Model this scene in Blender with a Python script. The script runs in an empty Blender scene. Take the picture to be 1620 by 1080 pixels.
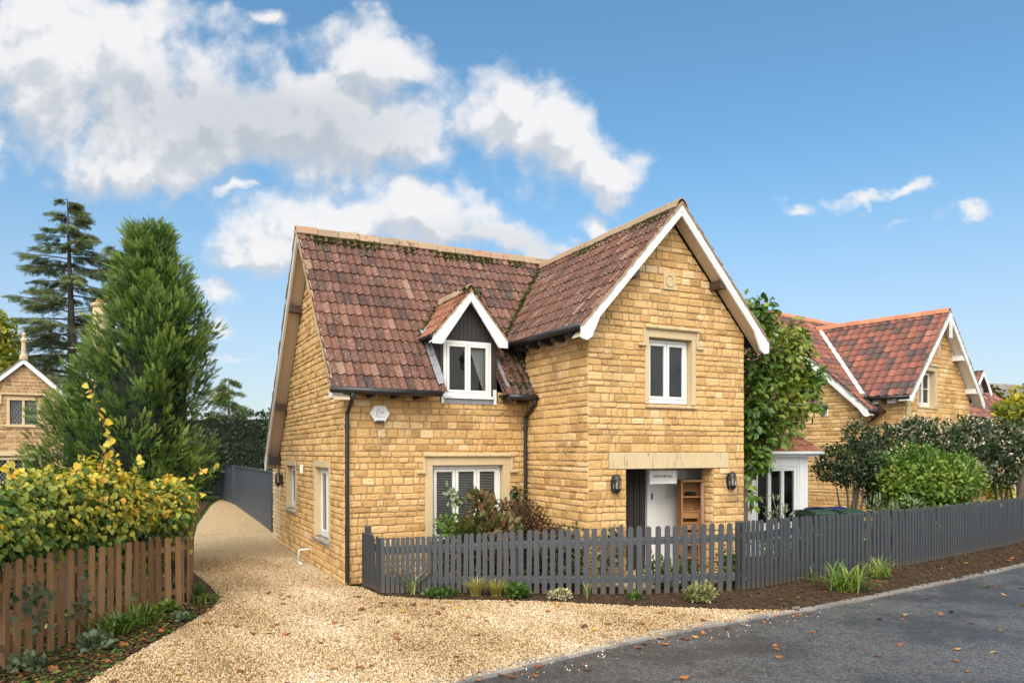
import bpy, math, random
import numpy as np
from mathutils import Vector, Matrix

random.seed(7); rng = np.random.default_rng(7)
R = math.radians
SC = bpy.context.scene; COL = SC.collection

# ------------------------------------------------------------------ camera
F = 1170.0; CX = 810.0; CY = 715.0; H = 2.35
cam = bpy.data.cameras.new('camera'); co = bpy.data.objects.new('camera', cam); COL.objects.link(co)
cam.sensor_width = 36; cam.lens = F/1620*36; cam.shift_y = 175/1620; cam.clip_start = .1; cam.clip_end = 3000
co.location = (0, 0, H); co.rotation_euler = (R(90), 0, 0); SC.camera = co

# ------------------------------------------------------------------ light and sky
SUN_AZ, SUN_EL = R(192), R(42)        # azimuth clockwise from +Y
sd = bpy.data.lights.new('sun', 'SUN'); so = bpy.data.objects.new('sun', sd); COL.objects.link(so)
sd.energy = 1.6; sd.angle = R(40); sd.color = (1, .93, .82)
sdir = Vector((math.sin(SUN_AZ)*math.cos(SUN_EL), math.cos(SUN_AZ)*math.cos(SUN_EL), math.sin(SUN_EL)))
so.rotation_euler = sdir.to_track_quat('Z', 'Y').to_euler()
SC.view_settings.view_transform = 'Standard'; SC.view_settings.look = 'None'
SC.view_settings.gamma = 1; SC.view_settings.exposure = 1.02
SC.render.engine = 'CYCLES'; SC.cycles.max_bounces = 6; SC.cycles.transparent_max_bounces = 12
SC.cycles.use_denoising = True


class NT:
    """small node-tree writer"""
    def __init__(s, tree):
        s.t = tree; s.n = tree.nodes; s.l = tree.links
    def node(s, typ, **kw):
        n = s.n.new(typ)
        for k, v in kw.items(): setattr(n, k, v)
        return n
    def put(s, sock, v):
        if hasattr(v, 'links') or isinstance(v, bpy.types.NodeSocket): s.l.new(v, sock)
        else: sock.default_value = v
    def math(s, op, a, b=0.0, c=0.0, clamp=False):
        n = s.node('ShaderNodeMath', operation=op, use_clamp=clamp)
        for i, v in enumerate((a, b, c)): s.put(n.inputs[i], v)
        return n.outputs[0]
    def vmath(s, op, a, b=(0, 0, 0), scale=None):
        n = s.node('ShaderNodeVectorMath', operation=op)
        s.put(n.inputs[0], a); s.put(n.inputs[1], b)
        if scale is not None: s.put(n.inputs['Scale'], scale)
        return n.outputs['Value'] if op in ('LENGTH', 'DOT_PRODUCT') else n.outputs[0]
    def mix(s, f, a, b, blend='MIX'):
        n = s.node('ShaderNodeMix', data_type='RGBA', blend_type=blend)
        s.put(n.inputs[0], f); s.put(n.inputs[6], c4(a)); s.put(n.inputs[7], c4(b))
        return n.outputs[2]
    def noise(s, vec, scale, detail=4, rough=.55, out='Fac', dist=0.0):
        n = s.node('ShaderNodeTexNoise'); s.put(n.inputs['Vector'], vec)
        n.inputs['Scale'].default_value = scale; n.inputs['Detail'].default_value = detail
        n.inputs['Roughness'].default_value = rough; n.inputs['Distortion'].default_value = dist
        return n.outputs[out]
    def voro(s, vec, scale, out='Distance', feature='F1'):
        n = s.node('ShaderNodeTexVoronoi', feature=feature); s.put(n.inputs['Vector'], vec)
        n.inputs['Scale'].default_value = scale
        return n.outputs[out]
    def rng(s, v, a, b, c=0.0, d=1.0, smooth=True):
        n = s.node('ShaderNodeMapRange', interpolation_type='SMOOTHSTEP' if smooth else 'LINEAR')
        s.put(n.inputs[0], v)
        for i, x in enumerate((a, b, c, d)): s.put(n.inputs[i+1], x)
        return n.outputs[0]
    def ramp(s, f, stops):
        n = s.node('ShaderNodeValToRGB'); s.put(n.inputs[0], f); e = n.color_ramp.elements
        while len(e) < len(stops): e.new(.5)
        for i, (p, c) in enumerate(stops): e[i].position = p; e[i].color = c4(c)
        return n.outputs[0]

def c4(c):
    if isinstance(c, bpy.types.NodeSocket): return c
    return (c[0], c[1], c[2], 1) if len(c) == 3 else c

world = bpy.data.worlds.new('World'); SC.world = world; world.use_nodes = True
def build_world():
    w = NT(world.node_tree); w.n.clear()
    sky = w.node('ShaderNodeTexSky', sky_type='NISHITA'); sky.sun_disc = False
    sky.sun_elevation = SUN_EL; sky.sun_rotation = SUN_AZ
    sky.air_density = 1.0; sky.dust_density = 0.6; sky.ozone_density = 2.2
    tc = w.node('ShaderNodeTexCoord'); d = tc.outputs['Generated']
    sp = w.node('ShaderNodeSeparateXYZ'); w.put(sp.inputs[0], d)
    ay = w.math('MAXIMUM', w.math('ABSOLUTE', sp.outputs[1]), .08)
    a = w.math('DIVIDE', sp.outputs[0], ay); b = w.math('DIVIDE', sp.outputs[2], ay)
    cb = w.node('ShaderNodeCombineXYZ'); w.put(cb.inputs[0], a); w.put(cb.inputs[1], b)
    g0 = cb.outputs[0]
    # cumulus banks: centre, half size, rotation, weight (in tangents of azimuth / elevation)
    def P(x, y, rx, ry, rot=0, wt=1.0): return ((x-CX)/F, (CY-y)/F, rx/F, ry/F, R(rot), wt)
    banks = [P(90, 100, 320, 165, 0), P(290, 190, 250, 120, 0), P(480, 195, 300, 125, 0), P(590, 90, 95, 85, 0), P(640, 205, 110, 80),
             P(250, 250, 200, 70, 0, .9), P(800, 180, 85, 95, 0), P(875, 215, 95, 100), P(965, 265, 75, 60), 
             P(520, 345, 170, 75, 10), P(690, 330, 140, 65, -10), P(780, 370, 130, 50, -12, .9), P(430, 380, 120, 45, 12, .95), 
             P(150, 275, 60, 40, 0, .6), P(945, 350, 50, 28, -25, .62), P(1265, 322, 36, 16, -20, .6), P(1370, 318, 60, 13, 4, .62), P(1435, 308, 55, 14, 6, .66), P(1522, 336, 55, 22, 8, .75),
             P(1430, 366, 30, 12, 0, .4), P(330, 452, 60, 18, 0, .55), P(370, 555, 90, 14, 0, .45), P(880, 385, 40, 22, -20, .5), P(345, 505, 50, 16, 0, .45), P(-150, 200, 240, 140), P(80, -150, 300, 150), P(1900, 250, 160, 50), P(435, 40, 26, 22, 0, .5), P(375, 305, 48, 14, 0, .6)]
    def dens(off):
        v = w.vmath('ADD', g0, off)
        nz = w.node('ShaderNodeTexNoise'); w.put(nz.inputs['Vector'], v); nz.inputs['Scale'].default_value = 9; nz.inputs['Detail'].default_value = 5; nz.inputs['Roughness'].default_value = .55
        wv = w.vmath('SCALE', w.vmath('SUBTRACT', nz.outputs['Color'], (.5, .5, .5)), scale=.13)
        vw = w.vmath('ADD', v, wv)
        acc = None
        for (x, y, rx, ry, rot, wt) in banks:
            m = w.node('ShaderNodeMapping', vector_type='TEXTURE')
            w.put(m.inputs[0], vw); m.inputs[1].default_value = (x, y, 0); m.inputs[2].default_value = (0, 0, rot); m.inputs[3].default_value = (rx, ry, 1)
            ln = w.vmath('LENGTH', m.outputs[0])
            f = w.math('MULTIPLY', w.math('SUBTRACT', 1.0, w.math('MINIMUM', ln, 2.0)), wt)
            if acc is None: acc = f
            else:
                sm = w.node('ShaderNodeMath', operation='SMOOTH_MAX'); w.put(sm.inputs[0], acc); w.put(sm.inputs[1], f); sm.inputs[2].default_value = .12
                acc = sm.outputs[0]
        n1 = w.noise(v, 11, 9, .58); n2 = w.voro(vw, 22, 'Distance', 'SMOOTH_F1')
        n3 = w.voro(vw, 48, 'Distance', 'SMOOTH_F1')
        e = w.math('ADD', acc, w.math('MULTIPLY', w.math('SUBTRACT', n1, .5), 1.35))
        e = w.math('ADD', e, w.math('MULTIPLY', w.math('SUBTRACT', .45, n2), .35))
        e = w.math('ADD', e, w.math('MULTIPLY', w.math('SUBTRACT', .45, n3), .16))
        return e
    e0 = dens((0, 0, 0)); e1 = dens((.012, .03, 0))
    alpha = w.rng(e0, -.03, .58)
    lit = w.rng(w.math('SUBTRACT', e0, e1), -.26, .16)
    thick = w.rng(e0, .35, 1.0)
    # broad grey belly of the big bank
    mg = w.node('ShaderNodeMapping', vector_type='TEXTURE'); w.put(mg.inputs[0], w.vmath('ADD', g0, w.vmath('SCALE', w.vmath('SUBTRACT', w.noise(g0, 4, 4, .5, 'Color'), (.5, .5, .5)), scale=.16)))
    bx = P(400, 190, 350, 105, -3); mg.inputs[1].default_value = (bx[0], bx[1], 0); mg.inputs[2].default_value = (0, 0, bx[4]); mg.inputs[3].default_value = (bx[2], bx[3], 1)
    belly = w.rng(w.vmath('LENGTH', mg.outputs[0]), 1.2, .25)
    mg2 = w.node('ShaderNodeMapping', vector_type='TEXTURE'); w.put(mg2.inputs[0], g0)
    bx = P(790, 385, 170, 40, -10); mg2.inputs[1].default_value = (bx[0], bx[1], 0); mg2.inputs[2].default_value = (0, 0, bx[4]); mg2.inputs[3].default_value = (bx[2], bx[3], 1)
    belly = w.math('MAXIMUM', belly, w.math('MULTIPLY', w.rng(w.vmath('LENGTH', mg2.outputs[0]), 1.1, .3), .6))
    K = 1/(.13*2**SC.view_settings.exposure)
    white = w.mix(lit, (.64*K, .675*K, .73*K), (.93*K, .925*K, .93*K))
    grey = (.52*K, .565*K, .63*K)
    ccol = w.mix(w.math('MULTIPLY', belly, w.math('SUBTRACT', 1.0, w.math('MULTIPLY', lit, .35))), white, grey)
    # pale air towards the horizon, deeper blue overhead and to the right
    hz = w.rng(sp.outputs[2], -.02, .42)
    tint = w.mix(hz, (.62, .58, .58), (.40, .66, .70))
    skyc = w.mix(w.rng(sp.outputs[2], .02, .40, .58, .08), w.mix(1.0, sky.outputs[0], tint, 'MULTIPLY'), (2.05, 2.45, 2.85))
    fin = w.mix(w.math('MULTIPLY', alpha, .97), skyc, ccol)
    # bright thin cloud added overhead and behind the view, unseen, as soft fill light
    fill_cov = w.math('ADD', w.math('MULTIPLY', sp.outputs[1], -.8), w.math('MULTIPLY', sp.outputs[2], .75))
    fill_cov = w.rng(w.math('ADD', fill_cov, w.math('MULTIPLY', w.math('SUBTRACT', w.noise(d, 2.2, 6, .6), .5), .8)), .30, .62)
    fin = w.mix(w.math('MULTIPLY', fill_cov, .92), fin, (8.6, 8.5, 8.3))
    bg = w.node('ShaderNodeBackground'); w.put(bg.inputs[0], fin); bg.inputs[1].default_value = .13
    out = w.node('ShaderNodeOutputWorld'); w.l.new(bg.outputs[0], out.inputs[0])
    world.cycles.sampling_method = 'MANUAL'; world.cycles.sample_map_resolution = 512
build_world()

# ------------------------------------------------------------------ geometry helpers
def ray(x, y): return np.array([(x-CX)/F, 1.0, (CY-y)/F])
def atD(x, y, D): return np.array([0, 0, H]) + D*ray(x, y)          # point seen at (x, y), D metres ahead
def gnd(x, y, z=0.0):
    r = ray(x, y); return np.array([0, 0, H]) + (z-H)/r[2]*r

class MB:
    """collects shapes, builds ONE mesh object"""
    def __init__(s): s.v = []; s.f = []; s.t = []; s.cur = .5
    def add(s, vs, fs, t=None):
        o = len(s.v); s.v.extend([tuple(map(float, p)) for p in vs]); s.f.extend([tuple(i+o for i in f) for f in fs])
        s.t.extend([s.cur if t is None else t]*len(vs)); return s
    def box(s, fr, s0, s1, z0, z1, d0, d1, t=None):
        p = [fr.p(a, z, d) for d in (d0, d1) for z in (z0, z1) for a in (s0, s1)]
        return s.add(p, [(0, 1, 3, 2), (4, 6, 7, 5), (0, 4, 5, 1), (2, 3, 7, 6), (0, 2, 6, 4), (1, 5, 7, 3)], t)
    def prism(s, pts, fr, d0, d1, t=None):
        """outline pts (s,z) extruded from d0 to d1"""
        n = len(pts); vs = [fr.p(a, z, d0) for a, z in pts]+[fr.p(a, z, d1) for a, z in pts]
        fs = [tuple(range(n)), tuple(range(2*n-1, n-1, -1))]+[(i, (i+1) % n, (i+1) % n+n, i+n) for i in range(n)]
        return s.add(vs, fs, t)
    def tube(s, pts, rad, n=8, cap=True, t=None):
        pts = [Vector(p) for p in pts]; rad = rad if hasattr(rad, '__len__') else [rad]*len(pts); vs = []; fs = []
        for i, p in enumerate(pts):
            d = (pts[min(i+1, len(pts)-1)]-pts[max(i-1, 0)]).normalized()
            x = d.orthogonal().normalized() if i == 0 else (px-d*px.dot(d)).normalized()
            px = x; y = d.cross(x)
            for k in range(n):
                a = 2*math.pi*k/n; vs.append(p+(x*math.cos(a)+y*math.sin(a))*rad[i])
        for i in range(len(pts)-1):
            for k in range(n): fs.append((i*n+k, i*n+(k+1) % n, (i+1)*n+(k+1) % n, (i+1)*n+k))
        if cap: fs.append(tuple(range(n-1, -1, -1))); fs.append(tuple(range((len(pts)-1)*n, len(pts)*n)))
        return s.add(vs, fs, t)
    def lathe(s, c, prof, n=16, t=None):
        vs = []; fs = []
        for r, z in prof:
            for k in range(n): a = 2*math.pi*k/n; vs.append((c[0]+r*math.cos(a), c[1]+r*math.sin(a), c[2]+z))
        for i in range(len(prof)-1):
            for k in range(n): fs.append((i*n+k, i*n+(k+1) % n, (i+1)*n+(k+1) % n, (i+1)*n+k))
        fs.append(tuple(range(n-1, -1, -1))); fs.append(tuple(range((len(prof)-1)*n, len(prof)*n)))
        return s.add(vs, fs, t)
    def build(s, name, mat, parent=None, smooth=False, bevel=0):
        me = bpy.data.meshes.new(name); me.from_pydata(s.v, [], s.f)
        at = me.attributes.new('tint', 'FLOAT', 'POINT'); at.data.foreach_set('value', np.array(s.t, dtype=np.float32))
        return link(name, me, mat, parent, smooth, bevel)

def link(name, me, mat, parent=None, smooth=False, bevel=0):
    o = bpy.data.objects.new(name, me); COL.objects.link(o); o.parent = parent
    if mat: me.materials.append(mat)
    if smooth: me.polygons.foreach_set('use_smooth', np.ones(len(me.polygons), dtype=bool))
    if bevel:
        b = o.modifiers.new('bevel', 'BEVEL'); b.width = bevel; b.segments = 2; b.limit_method = 'ANGLE'
    return o

class Fr:
    """frame on a wall: s along it, z up, d out of it"""
    def __init__(s, o, sa, n, za=(0, 0, 1)): s.o = np.array(o, float); s.s = np.array(sa, float); s.n = np.array(n, float); s.z = np.array(za, float)
    def p(s, a, z, d=0.0): return s.o+s.s*a+s.z*z+s.n*d
WF = Fr((0, 0, 0), (1, 0, 0), (0, -1, 0))

def tag(o, label=None, cat=None, group=None, kind=None):
    for k, v in (('label', label), ('category', cat), ('group', group), ('kind', kind)):
        if v: o[k] = v
    return o
def thing(name, label, cat, loc=(0, 0, 0), rz=0.0, group=None):
    o = bpy.data.objects.new(name, None); COL.objects.link(o); o.location = loc; o.rotation_euler = (0, 0, rz); o.empty_display_size = .2
    return tag(o, label, cat, group)
def dup(o, loc, rz=None, sc=None, label=None):
    def cp(a, par):
        c = a.copy(); COL.objects.link(c); c.parent = par
        for ch in a.children: cp(ch, c)
        return c
    c = cp(o, None); c.location = loc
    if rz is not None: c.rotation_euler = (c.rotation_euler.x, c.rotation_euler.y, rz)
    if sc: c.scale = (sc, sc, sc)
    if label: c['label'] = label
    return c

def scatter(name, tmpl, pos, mats, tint, mat, parent=None, smooth=False):
    """many copies of a small leaf template merged in one mesh. tmpl=(verts Nx3, faces list of equal length)"""
    tv = np.array(tmpl[0], float); tf = np.array(tmpl[1], int); n = len(pos)
    V = np.einsum('nij,kj->nki', mats, tv)+np.asarray(pos)[:, None, :]
    Fc = (tf[None]+(np.arange(n)*len(tv))[:, None, None]).reshape(-1, tf.shape[1])
    me = bpy.data.meshes.new(name); V = V.reshape(-1, 3)
    me.vertices.add(len(V)); me.vertices.foreach_set('co', V.astype(np.float32).ravel())
    k = tf.shape[1]; me.loops.add(len(Fc)*k); me.polygons.add(len(Fc))
    me.loops.foreach_set('vertex_index', Fc.astype(np.int32).ravel())
    me.polygons.foreach_set('loop_start', (np.arange(len(Fc))*k).astype(np.int32))
    me.update(calc_edges=True)
    at = me.attributes.new('tint', 'FLOAT', 'POINT'); at.data.foreach_set('value', np.repeat(np.asarray(tint, dtype=np.float32), len(tv)))
    return link(name, me, mat, parent, smooth)

def frames(fwd, roll=None, size=1.0, nrm=None):
    """matrices with local Y along fwd, local Z near nrm (or random roll)"""
    fwd = np.asarray(fwd, float); fwd = fwd/np.linalg.norm(fwd, axis=1, keepdims=True); n = len(fwd)
    if nrm is None: nrm = rng.normal(size=(n, 3))
    nrm = np.asarray(nrm, float); z = nrm-fwd*(nrm*fwd).sum(1, keepdims=True); z /= np.linalg.norm(z, axis=1, keepdims=True)+1e-9
    x = np.cross(fwd, z); M = np.stack([x, fwd, z], axis=2)
    return M*np.broadcast_to(np.asarray(size, float), (n,))[:, None, None]

def unit(n):
    v = rng.normal(size=(n, 3)); return v/np.linalg.norm(v, axis=1, keepdims=True)

# leaf templates: unit length along +Y, quads only
LEAF = ([(0, 0, 0), (.16, .12, .03), (.30, .40, .06), (.20, .75, .02), (0, 1, -.08), (-.20, .75, .02), (-.30, .40, .06), (-.16, .12, .03), (0, .5, -.02)],
        [(0, 1, 2, 8), (8, 2, 3, 4), (8, 4, 5, 6), (0, 8, 6, 7)])
HEART = ([(0, .05, 0), (.22, -.04, .05), (.46, .20, .07), (.34, .62, .03), (0, 1, -.12), (-.34, .62, .03), (-.46, .20, .07), (-.22, -.04, .05), (0, .4, -.03)],
         [(0, 1, 2, 8), (8, 2, 3, 4), (8, 4, 5, 6), (0, 8, 6, 7)])
BLADE = ([(-.02, 0, 0), (.02, 0, 0), (.028, .4, .10), (-.028, .4, .10), (.022, .75, .12), (-.022, .75, .12), (.003, 1, .04), (-.003, 1, .04)],
         [(0, 1, 2, 3), (3, 2, 4, 5), (5, 4, 6, 7)])
STRAP = ([(-.03, 0, 0), (.03, 0, 0), (.035, .45, .0), (-.035, .45, .0), (.03, .8, -.14), (-.03, .8, -.14), (.004, 1, -.36), (-.004, 1, -.36)],
         [(0, 1, 2, 3), (3, 2, 4, 5), (5, 4, 6, 7)])
def frond(nside=6, wid=.30, thin=.055, droop=0.0, tip=1.0):
    v = []; f = []
    def q(a, b, w):
        a = np.array(a); b = np.array(b); d = b-a; pz = np.array([-d[1], d[0], 0]); pz = pz/(np.linalg.norm(pz)+1e-9)*w
        o = len(v); v.extend([a-pz*.8, a+pz*.8, b+pz*.35, b-pz*.35]); f.append((o, o+1, o+2, o+3))
    q((0, 0, 0), (0, tip, droop), thin*.7)
    for i in range(nside):
        t = .10+.78*i/(nside-1); l = wid*(1-.72*t)
        for sg in (-1, 1):
            q((0, t, droop*t), (sg*l*.72, t+l*.85, droop*t+random.uniform(-.08, .10)), thin)
    return (np.array(v), f)
FROND = frond(); LANCE = ([(0, 0, 0), (.07, .25, .02), (.085, .55, .0), (0, 1, -.12), (-.085, .55, .0), (-.07, .25, .02)], [(0, 1, 2, 5), (5, 2, 3, 4)])
TWIG = frond(5, .42, .045, -.10)
PUFF = ([(-.5, -.5, 0), (.5, -.5, 0), (.5, .5, 0), (-.5, .5, 0), (0, -.5, -.5), (0, .5, -.5), (0, .5, .5), (0, -.5, .5)], [(0, 1, 2, 3), (4, 5, 6, 7)])

# ------------------------------------------------------------------ materials
def mat(name, build):
    m = bpy.data.materials.new(name); m.use_nodes = True; w = NT(m.node_tree); w.n.clear()
    o = w.node('ShaderNodeOutputMaterial'); s = build(w); w.l.new(s, o.inputs[0]); return m
def pb(w, col, rough=.6, bump=None, bs=.3, bd=.01, metal=0.0, spec=.5):
    p = w.node('ShaderNodeBsdfPrincipled'); w.put(p.inputs['Base Color'], c4(col)); w.put(p.inputs['Roughness'], rough)
    w.put(p.inputs['Metallic'], metal); w.put(p.inputs['Specular IOR Level'], spec)
    if bump is not None:
        b = w.node('ShaderNodeBump'); b.inputs['Strength'].default_value = bs; b.inputs['Distance'].default_value = bd
        w.put(b.inputs['Height'], bump); w.l.new(b.outputs[0], p.inputs['Normal'])
    return p.outputs[0]
def tint(w): return w.node('ShaderNodeAttribute', attribute_name='tint').outputs['Fac']
def objc(w): return w.node('ShaderNodeTexCoord').outputs['Object']
def paint(name, col, rough=.5, var=.12, sc=6, bump=.15, grime=0.0, gcol=(.16, .15, .10), splash=0.0):
    def f(w):
        c = objc(w); n = w.noise(c, sc, 5, .6)
        col2 = w.mix(n, tuple(x*(1-var) for x in col), tuple(min(1, x*(1+var)) for x in col))
        if grime:
            m = w.node('ShaderNodeMapping'); w.put(m.inputs[0], c); m.inputs[3].default_value = (1, 1, .35)
            g = w.math('MULTIPLY', w.rng(w.noise(m.outputs[0], 5, 6, .7), .48, .72), w.rng(w.noise(c, 26, 5, .7), .35, .65)); col2 = w.mix(w.math('MULTIPLY', g, grime), col2, gcol)
        if splash:
            z = w.node('ShaderNodeSeparateXYZ'); w.put(z.inputs[0], c); e = w.math('ADD', z.outputs[2], w.math('MULTIPLY', w.noise(c, 30, 5, .7), .30))
            col2 = w.mix(w.rng(e, .34, .14, 0, splash), col2, (.10, .075, .05))
        return pb(w, col2, w.rng(n, .2, .8, rough*.85, rough*1.15), w.noise(c, 90, 3), bump, .004)
    return mat(name, f)
def leafmat(name, stops, rough=.5, trans=.25, spec=.35):
    def f(w):
        t = tint(w); n = w.noise(objc(w), 23, 2)
        col = w.ramp(w.math('ADD', t, w.math('MULTIPLY', w.math('SUBTRACT', n, .5), .22), clamp=True), stops)
        p = pb(w, col, rough, spec=spec)
        tr = w.node('ShaderNodeBsdfTranslucent'); w.put(tr.inputs[0], w.mix(1.0, col, (1.0, 1.15, .5), 'MULTIPLY'))
        mx = w.node('ShaderNodeMixShader'); mx.inputs[0].default_value = trans; w.l.new(p, mx.inputs[1]); w.l.new(tr.outputs[0], mx.inputs[2]); return mx.outputs[0]
    return mat(name, f)

def stone_mat(name, stops, stain=.5, sc=1.0):
    def f(w):
        c = objc(w); t = tint(w)
        n = w.noise(c, 9*sc, 6, .65); n2 = w.noise(c, 55, 5, .7); n3 = w.noise(c, .9, 4, .6)
        k = w.math('ADD', t, w.math('MULTIPLY', w.math('SUBTRACT', n, .5), .55), clamp=True)
        col = w.ramp(k, stops)
        col = w.mix(w.rng(n2, .60, .78, 0, .30), col, (.30, .17, .06))
        col = w.mix(w.math('MULTIPLY', w.rng(n3, .50, .68), w.rng(w.noise(c, 14, 5, .7), .38, .62, 0, stain)), col, (.16, .13, .09))
        h = w.math('ADD', w.math('MULTIPLY', n2, .6), w.math('MULTIPLY', w.noise(c, 20, 4, .6), 1.0))
        return pb(w, col, .92, h, .8, .014, spec=.15)
    return mat(name, f)
STOPS_ST = [(0, (.42, .25, .098)), (.3, (.56, .345, .140)), (.6, (.64, .41, .178)), (.85, (.69, .46, .225)), (1, (.70, .52, .30))]
M = {}
M['stone'] = stone_mat('honey_limestone', STOPS_ST)
M['stone_pale'] = stone_mat('pale_limestone', [(0, (.48, .36, .21)), (.5, (.60, .46, .28)), (1, (.68, .55, .37))], .3)
M['stone_brown'] = stone_mat('ironstone', [(0, (.29, .17, .085)), (.5, (.42, .265, .13)), (1, (.52, .36, .20))], .3)
M['mortar'] = stone_mat('lime_mortar', [(0, (.34, .235, .12)), (1, (.47, .34, .185))], .35)
M['mortar_pale'] = stone_mat('pale_mortar', [(0, (.50, .38, .22)), (1, (.56, .44, .28))], .2)
def dressed(w):
    c = objc(w); n = w.noise(c, 5, 6, .6); st = w.node('ShaderNodeMapping'); w.put(st.inputs[0], c); st.inputs[3].default_value = (9, 9, 1.2)
    streak = w.noise(st.outputs[0], 2.2, 5, .7)
    col = w.mix(n, (.50, .385, .22), (.60, .475, .29))
    col = w.mix(w.math('MULTIPLY', w.rng(streak, .52, .72), tint(w)), col, (.15, .135, .10))
    return pb(w, col, .85, w.noise(c, 60, 5, .6), .35, .006, spec=.2)
M['dressed'] = mat('dressed_stone', dressed)
def tiles(name, stops, lich=1.0):
    def f(w):
        c = objc(w); t = tint(w); n = w.noise(c, 12, 5, .65); n2 = w.noise(c, 27, 6, .78); n3 = w.noise(c, 1.1, 4, .6)
        col = w.ramp(w.math('ADD', t, w.math('MULTIPLY', w.math('SUBTRACT', n, .5), .35), clamp=True), stops)
        sp = w.math('MULTIPLY', w.rng(n2, .53, .63), w.rng(w.noise(c, 2.6, 3), .38, .60, .30, 1))
        col = w.mix(w.math('MULTIPLY', sp, .75*lich), col, (.40, .35, .29))
        bl = w.math('MULTIPLY', w.rng(w.noise(c, 8, 4, .7), .54, .66), w.rng(n3, .42, .62))
        col = w.mix(w.math('MULTIPLY', bl, .75*lich), col, (.075, .055, .045))
        return pb(w, col, .78, w.noise(c, 70, 4, .65), .4, .006, spec=.3)
    return mat(name, f)
M['tile'] = tiles('old_clay_tile', [(0, (.052, .030, .025)), (.35, (.105, .046, .031)), (.7, (.150, .062, .041)), (.9, (.21, .105, .072)), (1, (.24, .15, .105))])
M['tile_orange'] = tiles('orange_clay_tile', [(0, (.15, .055, .030)), (.5, (.25, .088, .044)), (1, (.32, .135, .075))], 1.0)
M['tile_mixed'] = tiles('mixed_clay_tile', [(0, (.07, .052, .05)), (.3, (.11, .060, .052)), (.45, (.19, .072, .05)), (.8, (.27, .096, .062)), (1, (.35, .15, .10))], .25)
M['ridge'] = tiles('buff_ridge_tile', [(0, (.26, .18, .11)), (.5, (.34, .24, .15)), (1, (.33, .185, .11))], 1.25)
M['ridge_red'] = tiles('red_ridge_tile', [(0, (.40, .15, .08)), (1, (.50, .23, .13))], .3)
M['slate'] = tiles('stone_slate', [(0, (.15, .13, .11)), (1, (.26, .24, .20))], .8)
M['white'] = paint('white_paint', (.74, .74, .72), .45, .06, 7, grime=.45, gcol=(.34, .34, .27))
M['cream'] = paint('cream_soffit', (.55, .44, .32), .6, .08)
M['white_dull'] = paint('dull_white_wall', (.84, .84, .82), .6, .04)
M['grey_paint'] = paint('slate_grey_paint', (.048, .053, .060), .55, .25, 5, .3, grime=.45, gcol=(.10, .105, .10), splash=.6)
M['panel'] = paint('dark_grey_panel', (.050, .058, .072), .55, .2, 3, .3)
M['black'] = paint('black_plastic', (.018, .018, .02), .38, .2)
M['dark_wood'] = paint('dark_brown_boards', (.030, .024, .024), .6, .3, 9)
M['beam'] = paint('dark_beam', (.065, .035, .024), .6, .3, 9)
M['lead'] = paint('lead_sheet', (.22, .23, .25), .5, .35, 14, .4)
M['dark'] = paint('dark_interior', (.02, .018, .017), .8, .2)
M['steel'] = paint('brushed_metal', (.5, .5, .5), .35, .1)
def wood(name, a, b, rough=.7):
    def f(w):
        c = objc(w); m = w.node('ShaderNodeMapping'); w.put(m.inputs[0], c); m.inputs[3].default_value = (22, 22, 1.3)
        n = w.noise(m.outputs[0], 2.0, 5, .6, dist=.6); k = w.math('ADD', w.math('MULTIPLY', tint(w), .6), w.math('SUBTRACT', n, .3), clamp=True)
        return pb(w, w.mix(k, a, b), rough, n, .3, .005)
    return mat(name, f)
M['fence_wood'] = wood('weathered_brown_timber', (.085, .043, .017), (.31, .172, .073))
M['store_wood'] = wood('orange_pine', (.20, .085, .025), (.38, .19, .07))
M['bark'] = wood('bark', (.045, .035, .025), (.13, .10, .075), .9)
M['pole_wood'] = wood('peeled_pole', (.16, .085, .05), (.32, .19, .12), .8)
def glassy(w):
    g = pb(w, w.mix(w.noise(objc(w), 3, 3), (.006, .007, .008), (.030, .031, .031)), .03, w.noise(objc(w), 2.2, 2), .25, .02, spec=.5); return g
M['glass'] = mat('window_glass', glassy)
def clear(w):
    t = w.node('ShaderNodeBsdfTransparent'); w.put(t.inputs[0], (.82, .84, .84, 1)); g = w.node('ShaderNodeBsdfGlossy'); g.inputs['Roughness'].default_value = .02
    fr = w.node('ShaderNodeFresnel'); fr.inputs[0].default_value = 1.45
    mx = w.node('ShaderNodeMixShader'); w.l.new(fr.outputs[0], mx.inputs[0]); w.l.new(t.outputs[0], mx.inputs[1]); w.l.new(g.outputs[0], mx.inputs[2]); return mx.outputs[0]
M['clear'] = mat('clear_glass', clear)
M['curtain'] = paint('pale_curtain', (.5, .5, .48), .9, .1)
M['blind'] = paint('blind_slat', (.78, .78, .76), .5, .05)
M['blue'] = paint('blue_lid', (.012, .02, .10), .4, .2)
M['green_pl'] = paint('green_plastic', (.02, .05, .028), .45, .25)
M['pvc'] = paint('white_pvc', (.75, .72, .66), .4, .06)
M['moss'] = leafmat('moss', [(0, (.022, .03, .008)), (1, (.11, .12, .03))], .95, 0, .1)
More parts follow.
